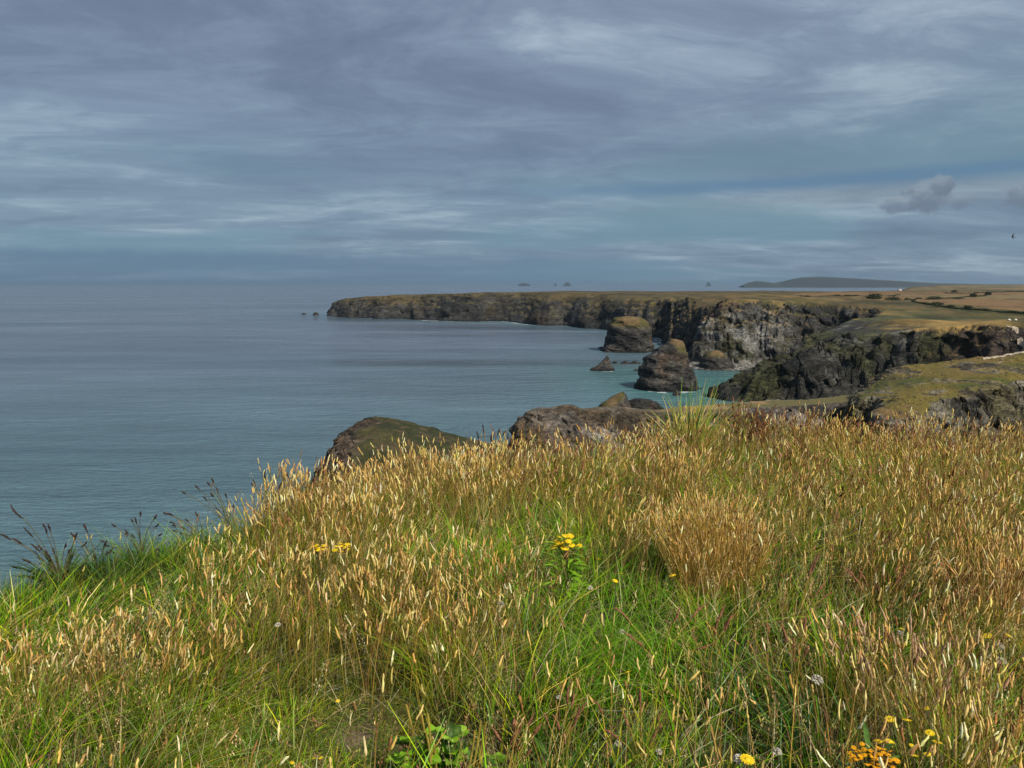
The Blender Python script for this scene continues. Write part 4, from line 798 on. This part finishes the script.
def panicles(n, seed):
    """loose feathery heads made of many tiny spikelets"""
    x, y, g_ = wedge(n, 1.4, 8.5, seed, 1.6); Hh = .42+.08*g_.normal(size=n); px, py = to_px(x, y, G(x, y)+Hh); fx, fy = to_px(x, y, G(x, y))
    gt = np.interp(px, [-50, 0, 60, 130, 180, 230, 262, 290, 320, 1100], [655, 640, 606, 584, 556, 520, 488, 455, 300, 300])
    k = (g_.uniform(size=n) < .25+.6*blobs(px, py, GOLD, .25)) & (blobs(fx, fy, [(290, 745, 135, 58, 1.0), (620, 665, 80, 70, .9), (440, 760, 75, 55, 1.0)]) < .5) & (py > gt-8); x, y, Hh = x[k], y[k], Hh[k]; m_ = len(x)
    L = Hh; a = g_.uniform(0, 6.28, m_); tip = np.stack([L*.22*np.cos(a), L*.15*np.sin(a), L], 1); bd = np.stack([L*.12*np.cos(a), L*.1*np.sin(a), -L*.06], 1); base = np.stack([x, y, G(x, y)], 1)
    col = pal(g_, [(.46, .32, .13), (.34, .17, .09), (.60, .48, .24), (.30, .28, .08)], [3, 3, 2, 2], m_)
    V1, F1 = ribbons(base, tip, bd, np.full(m_, .0019), np.tile([1., 0, 0], (m_, 1)), 4); ns_ = 26
    t = g_.uniform(.76, 1.0, (m_, ns_)); P_ = base[:, None]+tip[:, None]*t[..., None]+bd[:, None]*(t**2.2)[..., None]; P_ = P_ + g_.normal(size=(m_, ns_, 3))*(.016*(1.12-t)*4)[..., None]*.55
    u_ = g_.normal(size=(m_, ns_, 3))*.35+np.array([0, 0, 1.]); u_ /= np.linalg.norm(u_, axis=2, keepdims=True); w_ = np.cross(u_, g_.normal(size=(m_, ns_, 3))); w_ /= np.linalg.norm(w_, axis=2, keepdims=True); l_ = g_.uniform(.003, .0065, (m_, ns_, 1))
    V2 = np.stack([P_-u_*l_, P_-w_*l_*.32, P_+u_*l_, P_+w_*l_*.32], 2).reshape(-1, 3); F2 = np.arange(len(V2)).reshape(-1, 4); c2 = np.repeat((col[:, None]*(1+.3*g_.normal(size=(m_, ns_, 1)))).clip(.01, .9).reshape(-1, 3), 4, 0)
    return [(V1, F1, np.repeat(col, 10, 0)), (V2, F2, c2)]
add_stuff('feathery_grass', panicles(13000, 26), M_SEED, 'loose feathery grass heads scattered between the golden drifts')
# pale bleached straws leaning about
def straws(n, seed):
    x, y, g_ = wedge(n, 1.4, 7.5, seed, 1.6); m_ = n; L = g_.uniform(.18, .42, n); a = g_.uniform(0, 6.28, n); k = g_.uniform(.3, 1.3, n)
    tip = np.stack([L*np.cos(a)*k, L*np.sin(a)*k, L*g_.uniform(.45, 1, n)], 1); bd = np.stack([L*.3*np.cos(a), L*.3*np.sin(a), -L*g_.uniform(.05, .5, n)], 1)
    px, py = to_px(x, y, G(x, y)+.15); kk = g_.uniform(size=n) < 1-.85*blobs(px, py, TURF)
    V_, F_ = ribbons(np.stack([x, y, G(x, y)], 1)[kk], tip[kk], bd[kk], g_.uniform(.002, .004, n)[kk], np.stack([np.cos(a+1.5), np.sin(a+1.5), .2+0*a], 1)[kk], 4)
    return V_, F_, np.repeat(pal(g_, [(.55, .47, .26), (.40, .32, .15), (.30, .36, .12)], [3, 3, 3], int(kk.sum())), 10, 0)
add_stuff('bleached_straw', [straws(6500, 31)], M_GRASS, 'pale bleached straws leaning through the green grass')

# ------------------------------------------------------------------ single plants
M_STALK = plain('plantain_stalk', (.09, .08, .035), .7, .3, 30); M_PHEAD = plain('plantain_head', (.035, .022, .018), .85, .4, 90); M_RHEAD = plain('russet_head', (.22, .095, .05), .8, .4, 90)
M_LGREEN = plain('leaf_green', (.075, .15, .025), .5, .35, 25, .3); M_LDARK = plain('leaf_dark', (.035, .075, .018), .55, .35, 25, .25); M_LBRIGHT = plain('leaf_bright', (.22, .42, .018), .5, .3, 14, .35)
M_YEL = plain('yellow_petal', (.85, .62, .02), .6, .12, 40, .2); M_ORG = plain('orange_petal', (.85, .42, .01), .6, .12, 40, .2); M_WHITE = plain('white_petal', (.62, .58, .50), .8, .2, 60, .2); M_OCH = plain('ochre_stem', (.30, .22, .04), .7, .3, 30)
M_DOCK = plain('dock_seed', (.16, .055, .03), .8, .45, 60)
def ground_at(px, py, h=0.0, y0=1.3, y1=12):
    ys = np.linspace(y0, y1, 1500); r = ray(px, py); X_ = r[0]/r[1]*ys; Zr = EYE+r[2]/r[1]*ys; i = np.where(Zr <= G(X_, ys)+h)[0]
    i = i[0] if len(i) else int(np.argmin(Zr-(G(X_, ys)+h))); return X_[i], ys[i], float(G(np.array([X_[i]]), np.array([ys[i]]))[0])
def curve_pts(a, b, sag, n=7):
    t = np.linspace(0, 1, n)[:, None]; a = np.array(a, float); b = np.array(b, float); return a+(b-a)*t+np.array(sag)*(4*t*(1-t))*.5
def leaf_mesh(lst):
    """lst of (base, tip, width, sag)"""
    parts = []
    for base, tip, w, sag in lst:
        C_ = curve_pts(base, tip, (0, 0, sag), 8); d_ = np.array(tip)-np.array(base); sd_ = np.cross(d_, (0, 0, 1)); sd_ = sd_/(np.linalg.norm(sd_)+1e-9); t = np.linspace(0, 1, 8)
        ww = w*np.sin(np.pi*np.clip(t*.93+.06, 0, 1))**.8; V_ = np.stack([C_-sd_*ww[:, None]/2+np.array([0, 0, .15])*ww[:, None], C_, C_+sd_*ww[:, None]/2+np.array([0, 0, .15])*ww[:, None]], 1).reshape(-1, 3); parts.append((V_, grid_faces(8, 3)))
    return join(parts)
def spike(A, B, r, g_, nring=9, ns=7):
    A = np.array([A], float); B = np.array([B], float); return heads_geo(A, B, np.array([r]), g_, nring, ns)
def plantain(px, py, stalks, label, group, hm=M_PHEAD, leaves=14, seed=0, hscale=1.0, lm=M_LDARK, ylen=.16):
    """(px,py) foot of the plant; stalks: (dx_px, up_px, head_px) seen from the camera"""
    x, y, z = ground_at(px, py); g_ = np.random.default_rng(seed); e = empty('plantain', (x, y, z)); tag(e, label, 'plantain', group); u = y/F*1.04
    if leaves:
        L_ = []
        for q in range(leaves):
            a = q*2.4+g_.uniform(-.3, .3); l_ = ylen*g_.uniform(.7, 1.2); L_.append(((0, 0, 0), (l_*math.cos(a), l_*math.sin(a)*.8, l_*g_.uniform(.3, .9)), .018*g_.uniform(.8, 1.3), .06))
        mesh_np('leaves', *leaf_mesh(L_), lm, parent=e)
    if hm is M_PHEAD: stalks = list(stalks) + [(a+g_.uniform(-12, 12), b*g_.uniform(.55, 1.0), c*g_.uniform(.6, 1.0)) for a, b, c in stalks]; up_ = 1.25 if seed >= 5 else 1.05; stalks = [(a, b*up_, c) for a, b, c in stalks]
    for (dx_, up, hp) in stalks:
        tip = np.array([dx_*u, g_.uniform(-.05, .05), up*u]); pts = curve_pts((g_.uniform(-.02, .02), 0, 0), tip, (-dx_*u*.35+g_.uniform(-.02, .02), 0, .05), 9)
        s_ = mesh_np('stalk', *tube(pts, np.linspace(.0026, .0018, 9)*(1+.05*y), 5), M_STALK if hm is not M_RHEAD else M_OCH, parent=e)
        dr = pts[-1]-pts[-2]; dr /= np.linalg.norm(dr); mesh_np('seed_head', *spike(pts[-1]-dr*.003, pts[-1]+dr*hp*u, .0048*hscale*(1+.04*y), g_), hm, parent=s_)
GP = 'plantains along the seaward edge of the meadow'
plantain(62, 592, [(-40, 45, 14), (-26, 30, 10), (-34, 72, 20), (-22, 56, 14), (-10, 58, 12), (-3, 62, 9), (8, 44, 7), (14, 50, 9), (13, 34, 7), (-19, 40, 8), (-6, 38, 6)], 'large dark plantain clump with many curved spikes, farthest left against the sea', GP, leaves=90, seed=1, ylen=.30)
plantain(98, 570, [(-8, 48, 10), (9, 33, 12), (0, 24, 5)], 'plantain with one tall straight spike beside the large dark clump', GP, leaves=16, seed=2, hscale=1.2)
plantain(142, 560, [(-24, 40, 6), (-14, 30, 6), (-2, 44, 7), (4, 52, 6), (12, 46, 7), (-30, 22, 4), (16, 30, 5)], 'plantain with thin dark spikes in the gap between tall spike and the meadow brow', GP, leaves=20, seed=3)
plantain(205, 540, [(-28, 38, 6), (-18, 28, 5), (-38, 36, 5), (-8, 34, 6), (-30, 20, 4)], 'plantain with small dark heads leaning left over the water', GP, leaves=14, seed=4)
plantain(232, 530, [(-30, 45, 8), (-22, 38, 6), (-15, 52, 6), (-12, 44, 7), (-3, 40, 5)], 'dark plantain just below where the meadow edge steepens', GP, leaves=12, seed=5)
plantain(268, 510, [(-10, 44, 8), (0, 50, 9), (10, 40, 9), (18, 50, 7), (5, 32, 6)], 'dark plantain mixed with golden grass on the rising meadow edge', GP, leaves=10, seed=6)
plantain(300, 490, [(-10, 22, 8), (-2, 34, 10), (8, 30, 8), (14, 20, 7)], 'dark plantain tuft in front of the bare flank of the green mound', GP, leaves=10, seed=7)
plantain(485, 480, [(-6, 42, 8), (-1, 46, 9), (6, 40, 7), (12, 44, 8)], 'thin dark plantain on the skyline between the green mound and the ledge', GP, leaves=8, seed=8)
plantain(505, 478, [(-4, 40, 7), (2, 34, 10), (10, 38, 8), (16, 32, 8), (20, 42, 7), (-12, 34, 6)], 'bushy dark plantain on the skyline under the ledge end', GP, leaves=8, seed=9)
GR = 'russet plantains in the foreground'
def russ(px, py, n, seed, lab, spread=22, up=70):
    g_ = np.random.default_rng(seed); st = [(g_.uniform(-spread, spread), up*g_.uniform(.55, 1.05), g_.uniform(13, 26)) for _ in range(n)]
    plantain(px, py, st, lab, GR, hm=M_RHEAD, leaves=10, seed=seed, hscale=.85, lm=M_LGREEN, ylen=.14)
russ(510, 800, 8, 41, 'russet plantain beside the leafy green plant at the bottom edge', 26, 80)
russ(560, 790, 7, 42, 'russet plantain with drooping spikes right of the bottom centre', 24, 95)
russ(640, 790, 6, 43, 'russet plantain with a pair of thick upright spikes below the bright green hollow', 24, 90)
russ(663, 690, 6, 44, 'russet plantain amid straws on the right of the bright green hollow', 34, 70)
russ(705, 700, 4, 45, 'russet plantain with leaning spikes below the golden tussock', 28, 90)
russ(800, 640, 5, 46, 'russet plantain right of the golden tussock', 22, 72)
russ(880, 640, 7, 47, 'russet plantain cluster uphill of the pinkish grass clump', 34, 60)
russ(950, 640, 6, 48, 'russet plantain cluster left of the two yellow flowers', 26, 62)
russ(795, 730, 4, 49, 'dark-stemmed russet plantain near the lone white clover', 14, 95)

# composite flowers
def disc_flower(r, mat, e_name, parent, loc, tilt, g_, petals=14):
    V_, F_ = [], []; k = 0
    for q in range(petals):
        a = 2*math.pi*q/petals; ca, sa = math.cos(a), math.sin(a); w = r*.26
        for P_ in (((.12*r, 0, 0), (.6*r, -w, .10*r), (r, 0, .02*r), (.6*r, w, .10*r)),):
            for (u_, v_, z_) in P_: V_.append((u_*ca-v_*sa, u_*sa+v_*ca, z_+.25*r))
            F_.append((k, k+1, k+2, k+3)); k += 4
    V_ = np.array(V_); F_ = np.array(F_)
    th, ph = np.meshgrid(np.linspace(0, 2*np.pi, 9)[:-1], np.linspace(0.1, 1.6, 4)); D = np.stack([np.cos(th)*np.sin(ph)*.38*r, np.sin(th)*np.sin(ph)*.38*r, np.cos(ph)*.25*r+.22*r], -1).reshape(-1, 3)
    i = (np.arange(3)[:, None]*8+np.arange(8)[None]); j = (np.arange(3)[:, None]*8+(np.arange(8)+1)[None] % 8); V_, F_ = join([(V_, F_), (D, np.stack([i+8, j+8, j, i], -1).reshape(-1, 4))])
    o = mesh_np(e_name, V_, F_, mat, parent=parent, smooth=False); o.location = loc; o.rotation_euler = tilt; return o
def ball_flower(r, mat, parent, loc, g_, n=90):
    p = g_.normal(size=(n, 3)); p /= np.linalg.norm(p, axis=1)[:, None]; p[:, 2] = np.abs(p[:, 2])*1.1-.35; a = np.cross(p, g_.normal(size=(n, 3))); a /= np.linalg.norm(a, axis=1)[:, None]
    V_ = np.stack([p*.3*r-a*r*.1, p*.3*r+a*r*.1, p*r+a*r*.12, p*r-a*r*.12], 1).reshape(-1, 3); o = mesh_np('flower_head', V_, np.arange(4*n).reshape(-1, 4), mat, parent=parent, smooth=False); o.location = loc
def lone(px, py, h, kind, label, group, seed, rpx=4.0):
    """flower head seen at (px,py), height h above the ground"""
    x, y, z = ground_at(px, py, h); g_ = np.random.default_rng(seed); name = {'y': 'hawkbit', 'w': 'clover'}[kind]
    e = empty(name, (x+g_.uniform(-.03, .03), y, z)); tag(e, label, 'wildflower', group); top = (x-e.location[0], 0, h)
    mesh_np('stalk', *tube(curve_pts((0, 0, 0), top, (.02, 0, 0), 7), np.linspace(.0022, .0014, 7), 5), M_STALK, parent=e)
    u = y/F*1.1
    if kind == 'y': disc_flower(rpx*u, M_YEL, 'flower_head', e, top, (R(g_.uniform(-22, 14)), R(g_.uniform(-25, 25)), 0), g_)
    else: ball_flower(rpx*u, M_WHITE, e, top, g_)
GY = 'lone yellow wildflowers'
for q, (px, py, h, r_, lab) in enumerate([(598, 560.5, .30, 3.6, 'yellow flower just right of the ragwort bush, highest of a trio'), (621, 575, .28, 3.4, 'yellow flower at the right of the trio above the green hollow'), (615, 582, .27, 3.2, 'yellow flower lowest of the trio above the green hollow'),
        (673, 577, .30, 4.0, 'yellow flower at the foot of the golden tussock'), (628, 674, .20, 4.5, 'fading yellow flower hanging in the green hollow'), (747, 762, .28, 8, 'large yellow flower at the bottom edge beside a white clover'),
        (988, 637.5, .30, 4.5, 'yellow flower, left of two in the grass above the pale clovers'), (1008, 637.5, .30, 4.5, 'yellow flower, right of two in the grass above the pale clovers'), (890, 720.5, .26, 5, 'yellow flower, left of two level ones above the orange ragwort'), (907, 722.5, .26, 5, 'yellow flower, right of two level ones above the orange ragwort'),
        (928, 710, .28, 3.5, 'small yellow flower highest above the orange ragwort'), (930, 735, .26, 5, 'yellow flower in the middle of the group right of the orange ragwort'), (937, 744, .25, 5, 'yellow flower at the right end of the group by the orange ragwort'), (912, 747, .25, 3.5, 'small yellow flower between the orange ragwort and its neighbours'), (914, 757, .25, 5, 'yellow flower nearly touching the orange ragwort'), (929, 757, .25, 5.5, 'yellow flower lowest of the group right of the orange ragwort'),
        (338, 702, .03, 2.6, 'tiny yellow flower by the bare soil patch'), (314, 759, .03, 2.6, 'tiny yellow flower, left of two in the short turf'), (321, 759, .03, 2.6, 'tiny yellow flower, right of two in the short turf'), (292, 764, .03, 3, 'tiny yellow flower farthest left in the short turf'), (902, 630, .22, 2.6, 'tiny yellow bud in the grass above the pinkish clump')]):
    lone(px, py, h, 'y', lab, GY, 600+q, r_)
for q, (px, py, h, r_, lab) in enumerate([(622, 632, .16, 3.5, 'white clover alone in the bright green hollow'), (998, 647, .2, 5.5, 'pale clover under the two yellow flowers, upper one'), (1001, 662, .2, 5.5, 'pale clover under the two yellow flowers, lower one'), (817, 680, .24, 6, 'pinkish white clover alone left of the pinkish grass clump'), (739, 759, .28, 6, 'white clover touching the large yellow flower'),
        (501, 604, .26, 3.5, 'pale clover on the golden drift left of the ragwort bush'), (559, 698, .22, 3.2, 'small white clover above the russet plantains'), (618, 744, .2, 3.6, 'small white clover, left of two near the bottom edge'), (659, 753, .2, 3.6, 'small white clover, right of two near the bottom edge'), (777, 752, .24, 5, 'grey seeding clover right of the large yellow flower'), (900, 633, .24, 3, 'small white clover above the pinkish clump'), (590, 588, .24, 3, 'small pale clover among bent straws under the ragwort bush'), (278, 625, .25, 3, 'small white clover in the golden drift')]):
    lone(px, py, h, 'w', lab, 'pale clover heads in the meadow', 700+q, r_)
def ragwort(px, py, h, wpx, hpx, n, mat, label, seed, rpx=4.2, leafy=True, lm=M_LGREEN):
    x, y, z = ground_at(px, py, h); g_ = np.random.default_rng(seed); u = y/F*1.08; e = empty('ragwort', (x, y, z)); tag(e, label, 'wildflower', 'ragwort in flower')
    top = np.array([0, 0, h-.04]); st = mesh_np('stalk', *tube(curve_pts((0, 0, 0), top, (.02, 0, 0), 7), np.linspace(.005, .003, 7), 6), M_STALK, parent=e); br = []
    for q in range(n):
        a = g_.uniform(0, 6.28); rr = math.sqrt(g_.uniform(0, 1)); p = (rr*wpx/2*u*math.cos(a), rr*wpx*.35*u*math.sin(a), h + (g_.uniform(-.5, .5)*hpx)*u - .25*rr*hpx*u)
        br.append(tube(curve_pts(top*.8, p, (0, 0, 0), 4), [.0018, .0015, .0013, .0012], 4)); disc_flower(rpx*u*g_.uniform(.8, 1.15), mat, 'flower_head', e, p, (R(g_.uniform(-25, 18)), R(g_.uniform(-25, 25)), 0), g_)
    mesh_np('branch', *join(br), M_STALK, parent=e)
    if leafy:
        L_ = []
        for q in range(70):
            zz_ = g_.uniform(.02, h*.95); a = g_.uniform(0, 6.28); l_ = g_.uniform(.05, .13); b_ = np.array([.03*math.cos(a), .03*math.sin(a), zz_]); L_.append((tuple(b_), tuple(b_+np.array([l_*math.cos(a), l_*math.sin(a), g_.uniform(-.01, .05)])), g_.uniform(.012, .026), .02))
        mesh_np('leaves', *leaf_mesh(L_), lm, parent=e)
ragwort(319, 548.5, .42, 15, 4, 10, M_YEL, 'flat yellow ragwort head among golden grass, left of a touching pair', 801, 3.4, False)
ragwort(341, 547.5, .42, 19, 5, 12, M_YEL, 'flat yellow ragwort head among golden grass, right of a touching pair', 802, 3.4, False)
ragwort(566, 541, .40, 27, 12, 18, M_YEL, 'bushy green ragwort topped with yellow flowers in mid meadow', 803, 3.9, True, M_LBRIGHT)
ragwort(872, 758, .36, 50, 15, 99, M_ORG, 'dense orange yellow ragwort head at the bottom edge', 804, 2.9, True)
ragwort(884, 742, .36, 14, 5, 6, M_YEL, 'small yellow ragwort spray right behind the dense orange head', 805, 4.0, False)
# the big leafy plant at the bottom edge
x, y, z = ground_at(438, 766, .10); e = empty('leafy_plant', (x, y, z)); e.scale = (1.3, 1.1, 1.25); tag(e, 'bright green leafy plant with broad crinkled leaves and ochre stems at the bottom edge', 'plant'); g_ = np.random.default_rng(5)
for q in range(100):
    a = g_.uniform(0, 6.28); l_ = g_.uniform(.01, .15); h_ = g_.uniform(.05, .19)*(1-.5*(l_/.15)**2); c_ = np.array([l_*math.cos(a)*1.1, l_*math.sin(a)*.7, h_]); nn = 9; th = np.linspace(0, 2*np.pi, nn*2, endpoint=False); r_ = g_.uniform(.014, .028)
    rim = np.stack([np.cos(th)*r_*(1+.16*np.sin(th*5+q)), np.sin(th)*r_*.8*(1+.16*np.sin(th*4)), .22*r_*np.sin(th*3+q)+.15*r_], 1); tl = g_.uniform(-.2, .9)
    rot = np.array([[math.cos(a), -math.sin(a)*math.cos(tl), math.sin(a)*math.sin(tl)], [math.sin(a), math.cos(a)*math.cos(tl), -math.cos(a)*math.sin(tl)], [0, math.sin(tl), math.cos(tl)]])
    inner = rim*.5; inner[:, 2] -= .1*r_; V_ = np.concatenate([rim, inner, [[0, 0, -.15*r_]]])@rot.T + c_; m_ = nn*2; k = np.arange(m_); k2 = (k+1) % m_
    F1 = np.stack([k, k2, k2+m_, k+m_], 1); F2 = np.stack([k[::2]+m_, k2[::2]+m_, k2[1::2]+m_, np.full(nn, 2*m_)], 1)
    lf = mesh_np('leaf', V_, np.concatenate([F1, F2]), M_LBRIGHT if q % 4 else M_LGREEN, parent=e)
    mesh_np('petiole', *tube(curve_pts((0, 0, 0), c_, (0, 0, .01), 5), [.002]*5, 4), M_LGREEN, parent=lf)
for q in range(11):
    p = (g_.uniform(-.16, .15), g_.uniform(-.08, .08), g_.uniform(.16, .27)); st = mesh_np('stem', *tube(curve_pts((p[0]*.6, p[1], 0), p, (.01, 0, 0), 6), np.linspace(.004, .003, 6), 6), M_OCH, parent=e)
# golden tussock
def tussock(name, foot, R_, n, Hm, cs, ch, label, seed, spl, hl=(.03, .06), hr=(.0018, .003), lean=(0, 0)):
    x0, y0, z0 = foot; g_ = np.random.default_rng(seed); a = g_.uniform(0, 6.28, n); rr = np.sqrt(g_.uniform(0, 1, n)); x = x0+R_*rr*np.cos(a); y = y0+R_*.8*rr*np.sin(a)
    rag = fbm(x/.09, y/.09, oct=2, seed=seed); Ht = Hm*(1-.22*rr**2)*(1+.17*g_.normal(size=n)+.35*rag); sp = np.stack([rr*np.cos(a)*spl+lean[0], rr*np.sin(a)*spl+lean[1]], 1)
    ch_ = seeded(x, y, g_, Ht, pal(g_, *cs, n), pal(g_, *ch, n), g_.uniform(*hl, n), g_.uniform(*hr, n), lean=.04, droop=.05, splay=sp)
    e = empty(name, (x0, y0, z0)); off = np.array([x0, y0, z0])
    tag(mesh_np('stalks', ch_[0][0]-off, ch_[0][1], M_SEED, ch_[0][2], parent=e), kind='stuff'); V2 = (ch_[1][0]-off).reshape(n, 30, 3); C2 = ch_[1][2].reshape(n, 30, 3); od = np.argsort(V2[:, 0, 1]); F0 = ch_[1][1][:25]
    for q in od[:100]: mesh_np('seed_head', V2[q], F0, M_SEED, C2[q], parent=e)
    rest = od[100:]
    if len(rest): tag(mesh_np('seed_heads', V2[rest].reshape(-1, 3), ch_[1][1][:25*len(rest)], M_SEED, C2[rest].reshape(-1, 3), parent=e), kind='stuff')
    tag(e, label, 'grass tussock'); return e
ft = ground_at(716, 592)
e = tussock('grass_tussock', ft, .23, 900, .42, ([(.42, .26, .05), (.50, .33, .09), (.30, .19, .04)], [3, 3, 2]), ([(.62, .42, .15), (.55, .33, .10), (.68, .52, .25)], [3, 3, 1]), 'dense golden orange grass tussock standing out in the middle of the meadow', 51, .24, lean=(-.10, 0))
ft = ground_at(1010, 640)
tussock('grass_tussock', ft, .2, 330, .42, ([(.42, .28, .08)], [1]), ([(.62, .43, .18), (.55, .33, .12)], [3, 3]), 'golden grass clump at the right edge above the two yellow flowers', 52, .3, hl=(.04, .07), hr=(.0022, .0034))
ft = ground_at(905, 735)
tussock('grass_tussock', ft, .17, 110, .36, ([(.35, .26, .10)], [1]), ([(.50, .31, .19), (.58, .40, .22)], [3, 3]), 'clump of thick pinkish grass heads above the yellow flowers at the lower right', 53, .3, hl=(.05, .085), hr=(.0028, .0042))
# tall coarse tuft on the skyline with arching blades
ft = ground_at(686, 458); g_ = np.random.default_rng(9); e = empty('coarse_grass_tuft', ft); tag(e, 'tall yellow green tuft of coarse arching blades on the skyline under the tallest stack', 'grass tussock'); u = ft[1]/F*1.04
n = 230; a = g_.uniform(-1, 1, n); tip = np.stack([a*46*u*g_.uniform(.6, 1.1, n)+12*u, g_.uniform(-.15, .15, n), (82-30*np.abs(a))*u*g_.uniform(.6, 1.25, n)], 1); bd = np.stack([a*22*u, 0*a, -g_.uniform(0, 16, n)*u], 1)
V_, F_ = ribbons(np.stack([g_.normal(0, .06, n), g_.normal(0, .05, n), 0*a], 1), tip, bd, g_.uniform(.010, .021, n), np.stack([np.ones(n), g_.normal(0, .4, n), .2*a], 1), 6)
mesh_np('blades', V_, F_, M_GRASS, np.repeat(pal(g_, [(.34, .38, .06), (.16, .30, .04), (.60, .50, .18), (.34, .25, .07)], [4, 3, 3, 1], n), 14, 0), parent=e)
# dock
def dock(px, py, n, hp, wp, lab, seed):
    ft = ground_at(px, py); g_ = np.random.default_rng(seed); e = empty('dock', ft); tag(e, lab, 'dock plant', 'docks on the skyline'); u = ft[1]/F*1.04
    for q in range(n):
        tip = np.array([g_.uniform(-wp, wp)*u, g_.uniform(-.1, .1), hp*u*g_.uniform(.7, 1.05)]); pts = curve_pts((0, 0, 0), tip, (-tip[0]*.2, 0, 0), 9)
        s_ = mesh_np('stalk', *tube(pts, np.linspace(.004, .002, 9), 5), M_OCH, parent=e)
        m_ = 150; t = g_.uniform(.45, 1, m_); i = (t*8).astype(int).clip(0, 7); f = (t*8-i)[:, None]; c_ = pts[i]*(1-f)+pts[i+1]*f + g_.normal(0, .010, (m_, 3))*(1.3-t)[:, None]*1.6
        b_ = g_.normal(size=(m_, 3)); b_ /= np.linalg.norm(b_, axis=1)[:, None]; k = np.cross(b_, g_.normal(size=(m_, 3))); k /= np.linalg.norm(k, axis=1)[:, None]; sz_ = .006
        mesh_np('seed_cluster', np.stack([c_-b_*sz_, c_-k*sz_, c_+b_*sz_, c_+k*sz_], 1).reshape(-1, 3), np.arange(4*m_).reshape(-1, 4), M_DOCK, parent=s_)
dock(738, 468, 9, 66, 24, 'dark red dock seed stalks on the skyline right beside the coarse green tuft', 61)
dock(765, 468, 8, 60, 22, 'dark red dock seed stalks standing second from the coarse green tuft', 62)
dock(800, 466, 6, 54, 22, 'thinner dark red dock stalks farthest from the coarse green tuft', 63)

# ------------------------------------------------------------------ bird
bp_ = at_y(1013, 237, 75); e = empty('bird', bp_); e.rotation_euler = (R(-48), R(-10), R(155)); tag(e, 'small black bird flying in the open sky above the farmland', 'bird')
M_BIRD = plain('black_plumage', (.02, .02, .022), .6, .2)
t = np.linspace(0, 1, 12); body = np.stack([np.linspace(-.17, .16, 12), 0*t, .02*np.sin(t*3)], 1); rad = np.interp(t, [0, .1, .4, .75, .86, .96, 1], [.006, .012, .038, .03, .024, .012, .002])
bd_ = tube(body, rad, 10); parts = [bd_]
tail = (np.array([(-.15, -.012, 0), (-.15, .012, 0), (-.28, .045, .0), (-.26, -.045, 0), (-.15, -.012, .006), (-.15, .012, .006), (-.28, .045, .005), (-.26, -.045, .005)]), np.array([(0, 1, 2, 3), (7, 6, 5, 4), (0, 4, 5, 1), (1, 5, 6, 2), (2, 6, 7, 3), (3, 7, 4, 0)]))
parts.append(tail); mesh_np('body', *join(parts), M_BIRD, parent=e)
for sgn in (-1, 1):
    st_ = [(.0, .03, 0, .14), (.05, .12, .05, .13), (.04, .22, .09, .10), (-.03, .33, .10, .06), (-.10, .42, .08, .01)]
    V_ = []
    for (xx, yy, zz, w) in st_: V_ += [(xx+w/2, sgn*yy, zz), (xx-w/2, sgn*yy, zz-.004), (xx+w/2-.01, sgn*yy, zz-.010), (xx-w/2+.01, sgn*yy, zz-.010)]
    F_ = []
    for k in range(4):
        a = k*4; F_ += [(a, a+1, a+5, a+4), (a+2, a+6, a+7, a+3), (a, a+4, a+6, a+2), (a+1, a+3, a+7, a+5)]
    mesh_np('wing', np.array(V_, float), np.array(F_), M_BIRD, parent=e)

# ------------------------------------------------------------------ sea air
hz = bpy.data.materials.new('sea_haze'); hz.use_nodes = True; t = NT(hz.node_tree); t.n.clear()
pvn = t.new('ShaderNodeVolumePrincipled'); pvn.inputs['Color'].default_value = (.62, .84, 1.0, 1); pvn.inputs['Density'].default_value = 2.7e-5; pvn.inputs['Anisotropy'].default_value = .5
o_ = t.new('ShaderNodeOutputMaterial'); t.l.new(pvn.outputs[0], o_.inputs['Volume'])
V_, F_ = box((-65000, -1500, -10), (66000, 75000, 215)); F_ = F_[:, ::-1] if False else F_
hb = mesh_np('haze', V_, F_, hz, smooth=False); tag(hb, 'thin blue sea haze softening the far coast', 'haze', kind='stuff')
